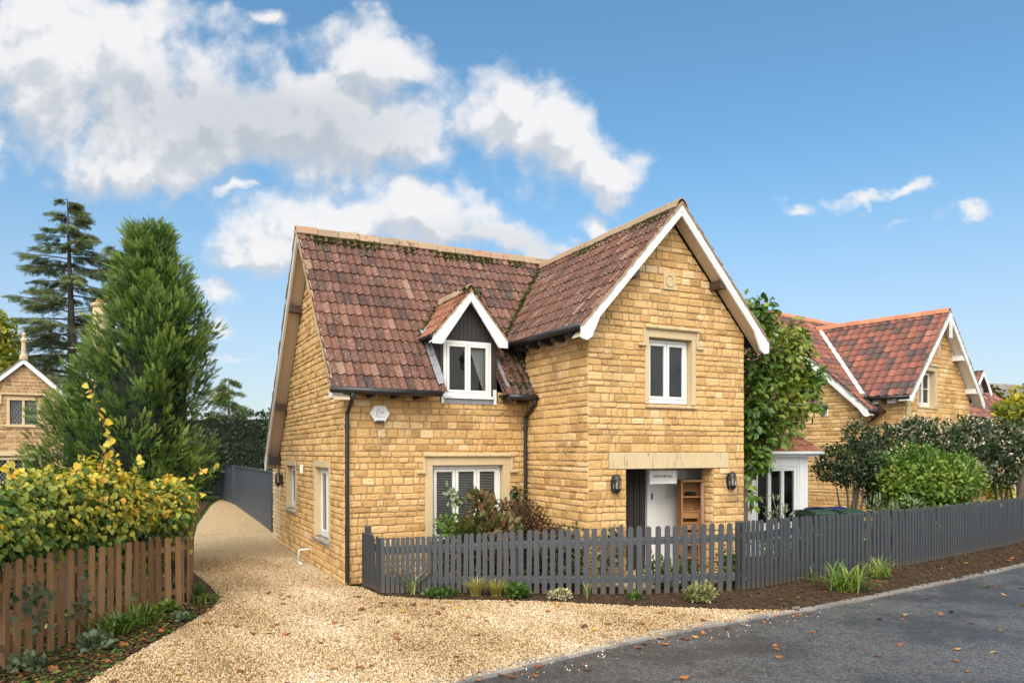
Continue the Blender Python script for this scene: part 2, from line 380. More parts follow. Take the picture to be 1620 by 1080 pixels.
# foliage
M['conifer'] = leafmat('conifer_spray', [(0, (.014, .036, .012)), (.4, (.048, .105, .024)), (.75, (.15, .235, .048)), (1, (.30, .38, .10))], .6, .22)
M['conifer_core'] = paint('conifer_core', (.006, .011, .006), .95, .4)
M['spruce'] = leafmat('spruce_needles', [(0, (.070, .098, .045)), (.6, (.17, .205, .085)), (1, (.28, .31, .13))], .7, .3)
M['hedge_y'] = leafmat('yellowing_leaf', [(0, (.040, .095, .026)), (.25, (.085, .155, .030)), (.5, (.25, .29, .045)), (.75, (.52, .44, .055)), (.92, (.70, .48, .05)), (1, (.60, .29, .04))], .45, .3)
M['leaf_green'] = leafmat('glossy_leaf', [(0, (.025, .065, .015)), (.45, (.075, .145, .028)), (.8, (.17, .25, .045)), (1, (.33, .34, .07))], .38, .3)
M['leaf_dark'] = leafmat('dark_leaf', [(0, (.016, .034, .014)), (.6, (.045, .075, .030)), (1, (.11, .14, .055))], .45, .15)
M['leaf_light'] = leafmat('light_green_leaf', [(0, (.045, .10, .018)), (.5, (.13, .22, .035)), (.9, (.26, .34, .06)), (1, (.42, .36, .07))], .5, .3)
M['leaf_bronze'] = leafmat('bronze_leaf', [(0, (.05, .075, .02)), (.35, (.13, .12, .04)), (.65, (.24, .14, .07)), (1, (.24, .075, .045))], .5, .25)
M['leaf_brown'] = leafmat('brown_flower_head', [(0, (.05, .026, .014)), (.6, (.12, .06, .03)), (1, (.20, .12, .07))], .9, .1)
M['leaf_var'] = leafmat('variegated_leaf', [(0, (.04, .08, .02)), (.5, (.14, .17, .05)), (1, (.55, .50, .24))], .5, .2)
M['grass_gold'] = leafmat('golden_sedge', [(0, (.12, .14, .03)), (.5, (.34, .29, .07)), (1, (.55, .46, .18))], .6, .25)
M['leaf_grey'] = leafmat('grey_green_leaf', [(0, (.05, .08, .045)), (1, (.18, .22, .12))], .5, .2)
M['petal'] = leafmat('cream_petal', [(0, (.40, .30, .22)), (1, (.70, .64, .54))], .6, .2)
M['pink'] = leafmat('faded_pink_petal', [(0, (.22, .08, .08)), (1, (.50, .26, .24))], .7, .2)
M['dry_leaf'] = leafmat('fallen_leaf', [(0, (.09, .035, .018)), (.5, (.24, .085, .03)), (.85, (.38, .15, .04)), (1, (.5, .34, .06))], .6, .1)
# ground
def gravel(w):
    c = objc(w); v = w.node('ShaderNodeTexVoronoi'); w.put(v.inputs['Vector'], c); v.inputs['Scale'].default_value = 46
    sep = w.node('ShaderNodeSeparateColor'); w.put(sep.inputs[0], v.outputs['Color'])
    col = w.ramp(sep.outputs[0], [(0, (.25, .16, .07)), (.3, (.41, .28, .14)), (.7, (.52, .38, .21)), (1, (.62, .49, .32))])
    n = w.noise(c, 1.2, 5, .6); col = w.mix(w.rng(n, .5, .75, 0, .35), col, (.30, .19, .085))
    h = w.math('SUBTRACT', 1.0, v.outputs['Distance'])
    return pb(w, col, .9, w.math('ADD', h, w.math('MULTIPLY', w.noise(c, 120, 3), .3)), .9, .02, spec=.2)
M['gravel'] = mat('gravel', gravel)
def pebble(w):
    col = w.ramp(tint(w), [(0, (.19, .12, .055)), (.25, (.39, .265, .135)), (.6, (.56, .41, .235)), (.9, (.66, .52, .34)), (1, (.70, .63, .52))])
    return pb(w, col, .85, spec=.25)
M['pebble'] = mat('pebble', pebble)
def asphalt(w):
    c = objc(w); v = w.voro(c, 55, 'Color'); s = w.node('ShaderNodeSeparateColor'); w.put(s.inputs[0], v)
    n = w.noise(c, .55, 6, .65); n2 = w.noise(c, 5, 6, .7); n3 = w.noise(c, 60, 4, .7)
    col = w.ramp(w.math('ADD', w.math('MULTIPLY', s.outputs[0], .6), w.math('MULTIPLY', n3, .4)), [(.1, (.030, .030, .031)), (.5, (.066, .065, .064)), (.9, (.17, .165, .158))])
    col = w.mix(w.rng(n2, .5, .75, 0, .4), col, (.060, .052, .045))
    wet = w.rng(w.math('ADD', n, w.math('MULTIPLY', n2, .25)), .70, .52)
    col = w.mix(w.math('MULTIPLY', wet, .55), col, (.024, .024, .026))
    crack = w.rng(w.voro(w.vmath('ADD', c, w.vmath('SCALE', w.noise(c, 2, 4, .6, 'Color'), scale=.5)), .55, 'Distance', 'DISTANCE_TO_EDGE'), .010, .0)
    col = w.mix(w.math('MULTIPLY', crack, .5), col, (.015, .014, .013))
    return pb(w, col, w.math('SUBTRACT', .58, w.math('MULTIPLY', wet, .26)), w.math('ADD', w.voro(c, 75), w.math('MULTIPLY', w.noise(c, 25, 3), .6)), .6, .008)
M['asphalt'] = mat('wet_asphalt', asphalt)
def soil(w):
    c = objc(w); n = w.noise(c, 7, 8, .7); v = w.voro(c, 35)
    col = w.ramp(n, [(.25, (.035, .022, .014)), (.55, (.085, .055, .034)), (.8, (.15, .105, .07))])
    return pb(w, col, .95, w.math('ADD', w.math('MULTIPLY', n, 1.5), v), .9, .04, spec=.1)
M['soil'] = mat('soil', soil)
def lawn(w):
    c = objc(w); n = w.noise(c, 3, 6, .7)
    return pb(w, w.ramp(n, [(.3, (.02, .035, .010)), (.7, (.06, .085, .022))]), .95, w.noise(c, 60, 4), .8, .03, spec=.1)
M['lawn'] = mat('grass_ground', lawn)
def sett(w):
    c = objc(w); n = w.noise(c, 18, 5, .65)
    return pb(w, w.mix(w.math('ADD', w.math('MULTIPLY', tint(w), .7), w.math('SUBTRACT', n, .4), clamp=True), (.14, .13, .12), (.34, .32, .29)), .8, n, .6, .012)
M['sett'] = mat('granite_sett', sett)

# ------------------------------------------------------------------ ground
def pip(pts, poly):
    pts = np.asarray(pts); poly = np.asarray(poly); x, y = pts[:, 0], pts[:, 1]; c = np.zeros(len(pts), bool); n = len(poly)
    for i in range(n):
        x1, y1 = poly[i][:2]; x2, y2 = poly[i-1][:2]
        m = ((y1 > y) != (y2 > y)); c ^= m & (x < (x2-x1)*(y-y1)/((y2-y1) if y2 != y1 else 1e-9)+x1)
    return c
def sheet(name, pts, z, m):
    me = bpy.data.meshes.new(name); me.from_pydata([(p[0], p[1], z) for p in pts], [], [tuple(range(len(pts)))])
    return tag(link(name, me, m), kind='structure')
G = lambda L: [gnd(x, y)[:2] for x, y in L]
sheet('ground', [(-1500, -300), (1500, -300), (1500, 2500), (-1500, 2500)], -.03, M['lawn'])
KERB = G([(1278, 963), (1235, 969), (1180, 979), (1090, 994), (1000, 1013), (900, 1036), (800, 1060), (690, 1086), (560, 1120), (400, 1170)])
EDGE = G([(1278, 963), (1350, 950), (1450, 930), (1540, 911), (1620, 893), (1720, 875), (1900, 848)])
GRAV = G([(90, 1112), (165, 1062), (262, 1006), (335, 964), (347, 946), (332, 926), (306, 905), (302, 870), (312, 830), (333, 800), (349, 788), (372, 788), (373, 797), (433, 843), (440, 851), (547, 926),
          (573, 929), (605, 942), (680, 948), (860, 951), (1000, 958), (1130, 963), (1262, 966)])+KERB[1:]+[np.array([-4, 4.]), np.array([-9, 4.])]
sheet('gravel_drive', GRAV, 0.0, M['gravel'])
sheet('road', KERB[::-1]+EDGE[1:]+[np.array([60, 28.]), np.array([60, -20.]), np.array([-12, -20.]), np.array([-12, 3.])], -.014, M['asphalt'])
BED = G([(575, 926), (605, 941), (680, 947), (860, 950), (1000, 957), (1130, 962), (1262, 966), (1278, 962)])+EDGE[1:]+[np.array([34, 40.]), np.array([12, 30.]), np.array([7.5, 19.]), np.array([.3, 14.6])]
sheet('soil_bed', BED, .008, M['soil'])
LBED = G([(90, 1112), (165, 1062), (262, 1006), (335, 964), (347, 946), (332, 926), (306, 905), (302, 870)])+[np.array([-10.4, 24.]), np.array([-15.0, 37.]), np.array([-30, 37.]), np.array([-20, 6.])]
sheet('hedge_bed', LBED, .006, M['soil'])

PEB = np.array([(-.5, -.4, -.3), (.45, -.5, -.35), (.5, .42, -.3), (-.42, .5, -.35), (-.32, -.26, .4), (.30, -.34, .34), (.34, .27, .42), (-.27, .33, .36)])
PEBF = [(3, 2, 1, 0), (4, 5, 6, 7), (0, 1, 5, 4), (1, 2, 6, 5), (2, 3, 7, 6), (3, 0, 4, 7)]
def pebbles(name, poly, n, box, size, m, z, power=1.0):
    p = np.column_stack([rng.uniform(box[0], box[1], n), box[2]+(box[3]-box[2])*rng.random(n)**power]); p = p[pip(p, poly)]; k = len(p)
    mt = frames(unit(k), size=1.0); s = size*rng.uniform(.55, 1.35, k)
    mt = mt*(s[:, None, None]*rng.uniform(.55, 1.2, (k, 1, 3)))
    pos = np.column_stack([p, z+rng.uniform(-.2, .35, k)*s])
    lowf = -.05+.13*np.sin(pos[:, 0]*2.1+pos[:, 1]*.7)+.08*np.sin(pos[:, 0]*.9-pos[:, 1]*2.3+1)+.07*np.sin(pos[:, 0]*5+pos[:, 1]*4)
    return tag(scatter(name, (PEB, PEBF), pos, mt, np.clip(rng.random(k)+lowf, 0, 1), m), kind='stuff')
pebbles('gravel_stones', GRAV, 290000, (-6.8, 4.6, 7.2, 16.5), .0185, M['pebble'], .004, 1.4)
pebbles('soil_clods', BED, 42000, (-2.6, 16, 10.6, 24), .035, M['soil'], .006)
pebbles('soil_clods', LBED, 9000, (-6.6, -4.3, 7.4, 12.4), .035, M['soil'], .006)
spill = GRAV[:0]+[np.array(q) for q in [(p[0]+dx, p[1]+dy) for p, dx, dy in [(KERB[0], 0, 0), (KERB[2], 0, 0), (KERB[5], 0, 0), (KERB[7], 0, 0), (KERB[7], .25, -.35), (KERB[5], .25, -.4), (KERB[2], .3, -.45), (KERB[0], .4, -.2)]]]
pebbles('gravel_stones', spill, 1100, (-1.5, 5.5, 6.5, 11.6), .018, M['pebble'], -.008)

def polyline(pts, step, off=0.0):
    """points, directions along a polyline every step metres"""
    out = []; rem = off
    for a, b in zip(pts[:-1], pts[1:]):
        a = np.array(a[:2]); b = np.array(b[:2]); L = np.linalg.norm(b-a); d = (b-a)/L; t = rem
        while t < L: out.append((a+d*t, d)); t += step
        rem = t-L
    return out
def setts():
    b = MB()
    for row, (wd, o) in enumerate(((.10, -.02), (.10, .095))):
        for p, d in polyline(KERB, .205, row*.1):
            fr = Fr((p[0], p[1], 0), (d[0], d[1], 0), (-d[1], d[0], 0))
            j = random.uniform; h = .008+j(-.005, .006)
            b.prism([(-.096+j(0, .012), -.08), (.096-j(0, .012), -.08), (.094-j(0, .014), h), (-.094+j(0, .014), h+j(-.004, .004))], fr, -o-wd/2+j(0, .01), -o+wd/2-j(0, .012)-.004, random.random())
    tag(b.build('kerb_setts', M['sett'], bevel=.008), kind='structure')
setts()
def road_edge():
    b = MB()
    for p, d in polyline(EDGE, .45):
        n = np.array([-d[1], d[0]]); j = random.uniform
        fr = Fr((p[0], p[1], 0), (d[0], d[1], 0), (n[0], n[1], 0))
        b.prism([(0, -.06), (.444, -.06), (.444, .012+j(-.004, .006)), (0, .012+j(-.004, .006))], fr, -.04-j(0, .02), .07+j(0, .04), random.uniform(.0, .5))
    tag(b.build('road_edging', M['sett']), kind='structure')
road_edge()

# ------------------------------------------------------------------ building kit
def clip_poly(pts, poly):
    """Sutherland-Hodgman, poly convex counter-clockwise"""
    out = list(pts)
    for i in range(len(poly)):
        a = poly[i]; b = poly[(i+1) % len(poly)]; inp = out; out = []
        side = lambda p: (b[0]-a[0])*(p[1]-a[1])-(b[1]-a[1])*(p[0]-a[0])
        for k in range(len(inp)):
            p, q = inp[k], inp[(k+1) % len(inp)]; sp, sq = side(p), side(q)
            if sp >= 0: out.append(p)
            if (sp >= 0) != (sq >= 0):
                t = sp/(sp-sq); out.append((p[0]+(q[0]-p[0])*t, p[1]+(q[1]-p[1])*t))
        if not out: return []
    return out
def area(p): return abs(sum(p[i][0]*p[i-1][1]-p[i-1][0]*p[i][1] for i in range(len(p))))/2

def stone_wall(name, fr, poly, holes, parent, m, mm, ch=.125, wmin=.13, wmax=.34, depth=.016, gap=.0065, rough=.008):
    st = MB(); mo = MB(); J = random.uniform
    zmax = max(p[1] for p in poly); zmin = min(p[1] for p in poly)
    keys = sorted({zmin, zmax} | {z for h in holes for z in h[2:4] if zmin < z < zmax}); kk = [keys[0]]
    for z in keys[1:]:
        if z-kk[-1] > .07: kk.append(z)
    rows = [kk[0]]
    for a, b in zip(kk[:-1], kk[1:]):
        n = max(1, round((b-a)/ch)); ws = [J(.72, 1.30) for _ in range(n)]; t = sum(ws); z = a
        for w_ in ws: z += w_/t*(b-a); rows.append(z)
    for z0, z1 in zip(rows[:-1], rows[1:]):
        zc = (z0+z1)/2; xs = []
        for z in (z0+.001, zc, z1-.001):
            for i in range(len(poly)):
                a, b = poly[i], poly[(i+1) % len(poly)]
                if (a[1] > z) != (b[1] > z): xs.append(a[0]+(b[0]-a[0])*(z-a[1])/(b[1]-a[1]))
        if len(xs) < 2: continue
        iv = [(min(xs), max(xs))]
        for h in holes:
            if h[2]-.02 < zc < h[3]+.02:
                nv = []
                for a, b in iv:
                    if h[1] <= a or h[0] >= b: nv.append((a, b)); continue
                    if h[0] > a: nv.append((a, h[0]))
                    if h[1] < b: nv.append((h[1], b))
                iv = nv
        for a, b in iv:
            q = clip_poly([(a, z0), (b, z0), (b, z1), (a, z1)], poly)
            if len(q) > 2: mo.add([fr.p(x, z, 0) for x, z in q], [tuple(range(len(q)))], J(.2, .8))
            x = a; rowt = J(-.08, .08)
            while x < b-.01:
                w_ = J(wmin, wmax) if random.random() < .8 else J(wmin*.7, wmin*1.2)
                if b-x-w_ < wmin*.7: w_ = b-x
                if w_ > wmax*1.25: w_ = w_/2
                x0, x1 = x+gap, x+w_-gap; x += w_
                y0, y1 = z0+gap+J(-.003, .004), z1-gap+J(-.004, .003); cw = min(.020, (x1-x0)*.18); cz = min(.020, (y1-y0)*.22); e = .007
                pts = [(x0+cw*J(.4, 1.4), y0+J(-e, e)), ((x0+x1)/2+J(-.05, .05)*w_*3, y0+J(-e, e)), (x1-cw*J(.4, 1.4), y0+J(-e, e)), (x1+J(-e, e)*.6, y0+cz*J(.4, 1.4)), (x1+J(-e, e)*.6, y1-cz*J(.3, 1.2)), (x1-cw*J(.3, 1.2), y1+J(-e, e)*.6),
                       ((x0+x1)/2+J(-.05, .05)*w_*3, y1+J(-e, e)*.7), (x0+cw*J(.3, 1.2), y1+J(-e, e)*.6), (x0+J(-e, e)*.6, y1-cz*J(.3, 1.2)), (x0+J(-e, e)*.6, y0+cz*J(.4, 1.4))]
                full = len(pts); pts = clip_poly(pts, poly)
                if len(pts) < 3 or area(pts) < .0012: continue
                cx = sum(p[0] for p in pts)/len(pts); cy = sum(p[1] for p in pts)/len(pts)
                bw = max(p[0] for p in pts)-min(p[0] for p in pts)+1e-6; bh = max(p[1] for p in pts)-min(p[1] for p in pts)+1e-6
                d0 = depth+J(-.006, .010); n = len(pts)
                def ring(ins, d, jit):
                    kx = max(.1, 1-2*ins/bw); ky = max(.1, 1-2*ins/bh)
                    return [fr.p(cx+(p[0]-cx)*kx+J(-jit, jit)*.4, cy+(p[1]-cy)*ky+J(-jit, jit)*.4, d+J(-jit, jit)) for p in pts]
                vs = ring(0, -.006, 0)+ring(.004, d0*.72, .0015)+ring(.009, d0, rough*.25)+ring(min(bw, bh)*.30, d0+J(.0, rough), rough*.55)+[fr.p(cx+J(-.2, .2)*bw*.3, cy+J(-.15, .15)*bh*.5, d0+J(-.3, 1)*rough)]
                fs = [(r*n+i, r*n+(i+1) % n, (r+1)*n+(i+1) % n, (r+1)*n+i) for r in range(3) for i in range(n)]+[(3*n+i, 3*n+(i+1) % n, 4*n) for i in range(n)]
                st.add(vs, fs, min(1, max(0, random.gauss(.45, .24)+rowt)))
    w = st.build(name, m, parent); mo.build('mortar', mm, w)
    return w

def roof_slope(name, O, su, up, width, length, m, parent, gauge=.335, tw=.30, rolls=2, lift=.026, amp=.034, keep=None, slabs=None):
    """rows of moulded tiles. O eave corner, su along eave, up up-slope"""
    O = np.array(O, float); su = np.array(su, float); up = np.array(up, float); nr = np.cross(su, up); nr = nr if nr[2] > 0 else -nr
    nrows = round(length/gauge); g = length/nrows; nc = math.ceil(width/tw); np_ = 6*rolls if tw > .2 else 7*rolls; b = MB()
    prof = [amp*((.5+.5*math.cos(2*math.pi*(rolls*i/np_)+.5))**1.5) for i in range(np_+1)]
    for r in range(nrows):
        for c in range(nc):
            x0 = c*tw; x1 = min(width, x0+tw)
            mid = O+su*((x0+x1)/2)+up*(r*g)
            if keep is not None and not keep((x0+x1)/2, r*g+g/2): continue
            j = random.uniform; lf = lift+j(-.005, .008); sk = j(-.006, .006); t = min(1, max(0, random.gauss(.45+.1*math.sin(r*1.3+c*.21), .22)))
            vs = []
            for y, l in ((r*g-.012+j(-.004, .004), lf), (r*g+g*.5, lf*.55), (r*g+g+.05, 0.0)):
                for i in range(np_+1):
                    x = min(width, x0+tw*i/np_); vs.append(O+su*x+up*(y+sk*(i/np_-.5))+nr*(prof[i]+l))
            k = np_+1
            for i in range(k): vs.append(vs[i]-nr*.018)              # the broken lower edge of the tile
            fs = [(a*k+i, a*k+i+1, (a+1)*k+i+1, (a+1)*k+i) for a in (0, 1) for i in range(np_)]+[(3*k+i, 3*k+i+1, i+1, i) for i in range(np_)]
            b.add(vs, fs, t)
    fr = Fr(O, su, nr, up)
    for q in slabs or [(.01, width-.01, .02, length)]: b.box(fr, *q, -.05, -.004, .1)
    return b.build(name, m, parent)

def ridge_tiles(name, a, bpt, m, parent, seg=.45, r=.115, drop=.09):
    a = np.array(a, float); bpt = np.array(bpt, float); L = np.linalg.norm(bpt-a); d = (bpt-a)/L; n = max(1, round(L/seg)); b = MB()
    side = np.cross(d, (0, 0, 1)); side /= np.linalg.norm(side)
    for i in range(n):
        s0 = a+d*(L*i/n+.006); s1 = a+d*(L*(i+1)/n-.006); lf = random.uniform(-.008, .008); t = random.random()
        prof = [(-r*1.35, -drop-.035), (-r*.75, .0), (-.03, .045), (.03, .045), (r*.75, 0), (r*1.35, -drop-.035)]
        for k, th in ((0, 0), ):
            vs = [s0+side*x+np.array([0, 0, z+lf]) for x, z in prof]+[s1+side*x+np.array([0, 0, z+lf+.01]) for x, z in prof]
            vs += [s0+side*x*.9+np.array([0, 0, z+lf-.02]) for x, z in prof]+[s1+side*x*.9+np.array([0, 0, z+lf-.01]) for x, z in prof]
            fs = [(j, j+1, j+7, j+6) for j in range(5)]+[(j, j+1, j+13, j+12) for j in range(5)]+[(j+6, j+7, j+19, j+18) for j in range(5)]
            fs += [(0, 6, 18, 12), (5, 11, 23, 17)]
            b.add(vs, fs, t)
    return b.build(name, m, parent)

def window(fr, s0, s1, z0, z1, parent, lights=2, rec=.11, transom=False, fo=.055, cs=.055, glass='glass', name='window', fm='white', room=0, flat=False):
    """casement window; the frame mesh is the part, panes its sub-parts"""
    b = MB(); d1 = -rec; d0 = d1-.07; m = fo
    b.box(fr, s0, s0+m, z0, z1, d0, d1); b.box(fr, s1-m, s1, z0, z1, d0, d1); b.box(fr, s0+m, s1-m, z1-m, z1, d0, d1-.001); b.box(fr, s0+m, s1-m, z0, z0+m*1.3, d0, d1+.012)
    w_ = (s1-s0-2*m)/lights; panes = []
    for i in range(lights):
        a = s0+m+w_*i+.005; c = a+w_-.01; q0 = z0+m*1.3+.005; q1 = z1-m-.005; e = d1+.014; c_ = cs
        b.box(fr, a, a+c_, q0, q1, d0+.01, e); b.box(fr, c-c_, c, q0, q1, d0+.01, e); b.box(fr, a+c_, c-c_, q1-c_, q1, d0+.01, e-.001); b.box(fr, a+c_, c-c_, q0, q0+c_, d0+.01, e-.001)
        if transom: b.box(fr, a+c_, c-c_, (q0+q1)/2-.014, (q0+q1)/2+.014, d0+.01, e-.003)
        panes.append((a+c_, c-c_, q0+c_, q1-c_))
    o = b.build(name, M[fm], parent, bevel=.006)
    for a, c, q0, q1 in panes:
        MB().add([fr.p(a-.004, q0-.004, d1-.022), fr.p(c+.004, q0-.004, d1-.022), fr.p(c+.004, q1+.004, d1-.022), fr.p(a-.004, q1+.004, d1-.022)], [(0, 1, 2, 3)]).build('pane', M[glass], o if not flat else parent)
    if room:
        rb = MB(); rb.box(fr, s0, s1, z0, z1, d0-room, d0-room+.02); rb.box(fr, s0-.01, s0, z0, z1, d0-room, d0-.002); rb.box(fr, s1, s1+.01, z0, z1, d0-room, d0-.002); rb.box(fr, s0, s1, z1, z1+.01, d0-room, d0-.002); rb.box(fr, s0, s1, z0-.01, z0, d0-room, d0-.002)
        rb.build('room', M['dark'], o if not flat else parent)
    return o, panes

def surround(fr, s0, s1, z0, z1, win, jw=.10, lw=.15, hood=True, sill=True, rec=.12, stop=.22, proud=.030, sillm='dressed'):
    b = MB()
    b.box(fr, s0-jw, s0, z0, z1, -rec-.05, proud, .25); b.box(fr, s1, s1+jw, z0, z1, -rec-.05, proud, .25); b.box(fr, s0-jw, s1+jw, z1, z1+lw, -rec-.05, proud+.001, .25)
    b.build('surround', M['dressed'], win, bevel=.008)
    if hood:
        h = MB(); zt = z1+lw; e = jw+.045
        h.prism([(-.02, 0), (.085, 0), (.095, .035), (.05, .06), (-.02, .075)], Fr(fr.p(s0-e, zt, 0), fr.n, fr.s, (0, 0, 1)), 0, s1-s0+2*e, .8)
        for sg, sx in ((-1, s0-e), (1, s1+e)):
            a, c = (sx, sx+.045) if sg < 0 else (sx-.045, sx)
            h.box(fr, a, c, zt-stop, zt, -.01, .06, .3)
            a, c = (sx-.12, sx+.045) if sg < 0 else (sx-.045, sx+.12)
            h.box(fr, a, c, zt-stop-.05, zt-stop, -.01, .075, .6)
        h.build('hood_mould', M['dressed'], win, bevel=.008)
    if sill:
        b = MB(); b.prism([(-rec-.05, -.07), (.055, -.07), (.06, -.03), (-rec-.05, .0)], Fr(fr.p(s0-jw-.01, z0, 0), fr.n, fr.s, (0, 0, 1)), 0, s1-s0+2*jw+.02, .9)
        b.build('sill', M[sillm], win, bevel=.006)

def barge(fr, sa, za, sf, zf, d0, d1, m, parent, w=.20, foot=.10, name='bargeboard'):
    """board from apex (sa,za) to foot (sf,zf), below the roof line"""
    sg = 1 if sf > sa else -1; sl = (za-zf)/abs(sf-sa); wv = w*math.sqrt(1+sl*sl)
    pts = [(sa, za), (sf, zf), (sf, zf-.19), (sf-sg*foot, zf-.22), (sf-sg*(foot+.10), zf-.20+.10*sl*.4), (sf-sg*.36, zf+.36*sl-wv), (sa, za-wv)]
    b = MB(); b.prism(pts, fr, d0, d1, .5)
    in_ = [(sa, za-wv+.06), (sf-sg*.36, zf+.36*sl-wv+.06), (sf-sg*.36, zf+.36*sl-wv+.075), (sa, za-wv+.075)]
    b.prism(in_, fr, d1, d1+.008, .5)
    return b.build(name, m, parent, bevel=.004)
def soffit(fr, sa, za, sf, zf, d0, d1, m, parent, below=.17):
    sg = 1 if sf > sa else -1; sl = (za-zf)/abs(sf-sa)
    b = MB(); b.prism([(sa, za-below), (sf, zf-below), (sf, zf-below+.02), (sa, za-below+.02)], fr, d0, d1, .5)
    return b.build('soffit', m, parent)
def verge(fr, sa, za, sf, zf, d0, d1, m, parent):
    b = MB(); n = 40
    pts = []
    for i in range(n):
        t0, t1 = i/n, (i+1)/n; J = random.uniform
        a = (sa+(sf-sa)*t0, za+(zf-za)*t0); c = (sa+(sf-sa)*t1, za+(zf-za)*t1); h = .035+J(-.012, .02)
        b.prism([a, c, (c[0], c[1]+h), (a[0], a[1]+h+J(-.006, .006))], fr, d0, d1+J(-.012, .012), J(.1, .9))
    return b.build('verge', m, parent)
def gutter(pts, parent, r=.058):
    b = MB(); b.tube(pts, r, 10); return b.build('gutter', M['black'], parent, smooth=True)
def downpipe(x, y, ztop, ox, oy, parent, zb=.05, r=.036):
    b = MB(); b.tube([(x+ox, y+oy, ztop), (x+ox, y+oy, ztop-.10), (x+ox*.5, y+oy*.5, ztop-.24), (x, y, ztop-.36), (x, y, zb)], r, 10)
    b.lathe((x+ox, y+oy, ztop-.08), [(.05, 0), (.05, .09)], 10); b.lathe((x, y, .95), [(r+.012, 0), (r+.012, .06)], 10); b.lathe((x, y, ztop-.60), [(r+.012, 0), (r+.012, .06)], 10)
    return b.build('downpipe', M['black'], parent)

# ------------------------------------------------------------------ the cottage
TH = math.atan2(590.0, F); A0 = gnd(545, 925)
U = np.array([math.cos(TH), math.sin(TH), 0]); V = np.array([-math.sin(TH), math.cos(TH), 0])
def W(u, v, z=0.0): return A0+U*u+V*v+np.array([0, 0, z])
SL = 1.118; CS = 1/math.sqrt(1+SL*SL); SN = SL*CS
house = thing('stone_cottage', 'golden stone cottage with mossy brown tiled roof, dormer and recessed porch', 'house', A0, TH)
FRONT = Fr((0, 0, 0), (1, 0, 0), (0, -1, 0)); SIDE = Fr((0, 0, 0), (0, 1, 0), (-1, 0, 0))
WX, WV = 3.655, -2.254; WW = 3.535
WFR = Fr((WX, WV, 0), (1, 0, 0), (0, -1, 0)); WSD = Fr((WX, WV, 0), (0, 1, 0), (-1, 0, 0)); WRS = Fr((WX+WW, 0, 0), (0, -1, 0), (1, 0, 0))
ZR, VR = 6.95, 2.7                      # main roof: ridge height and depth
ZW, UW = 6.80, 5.42                     # wing roof
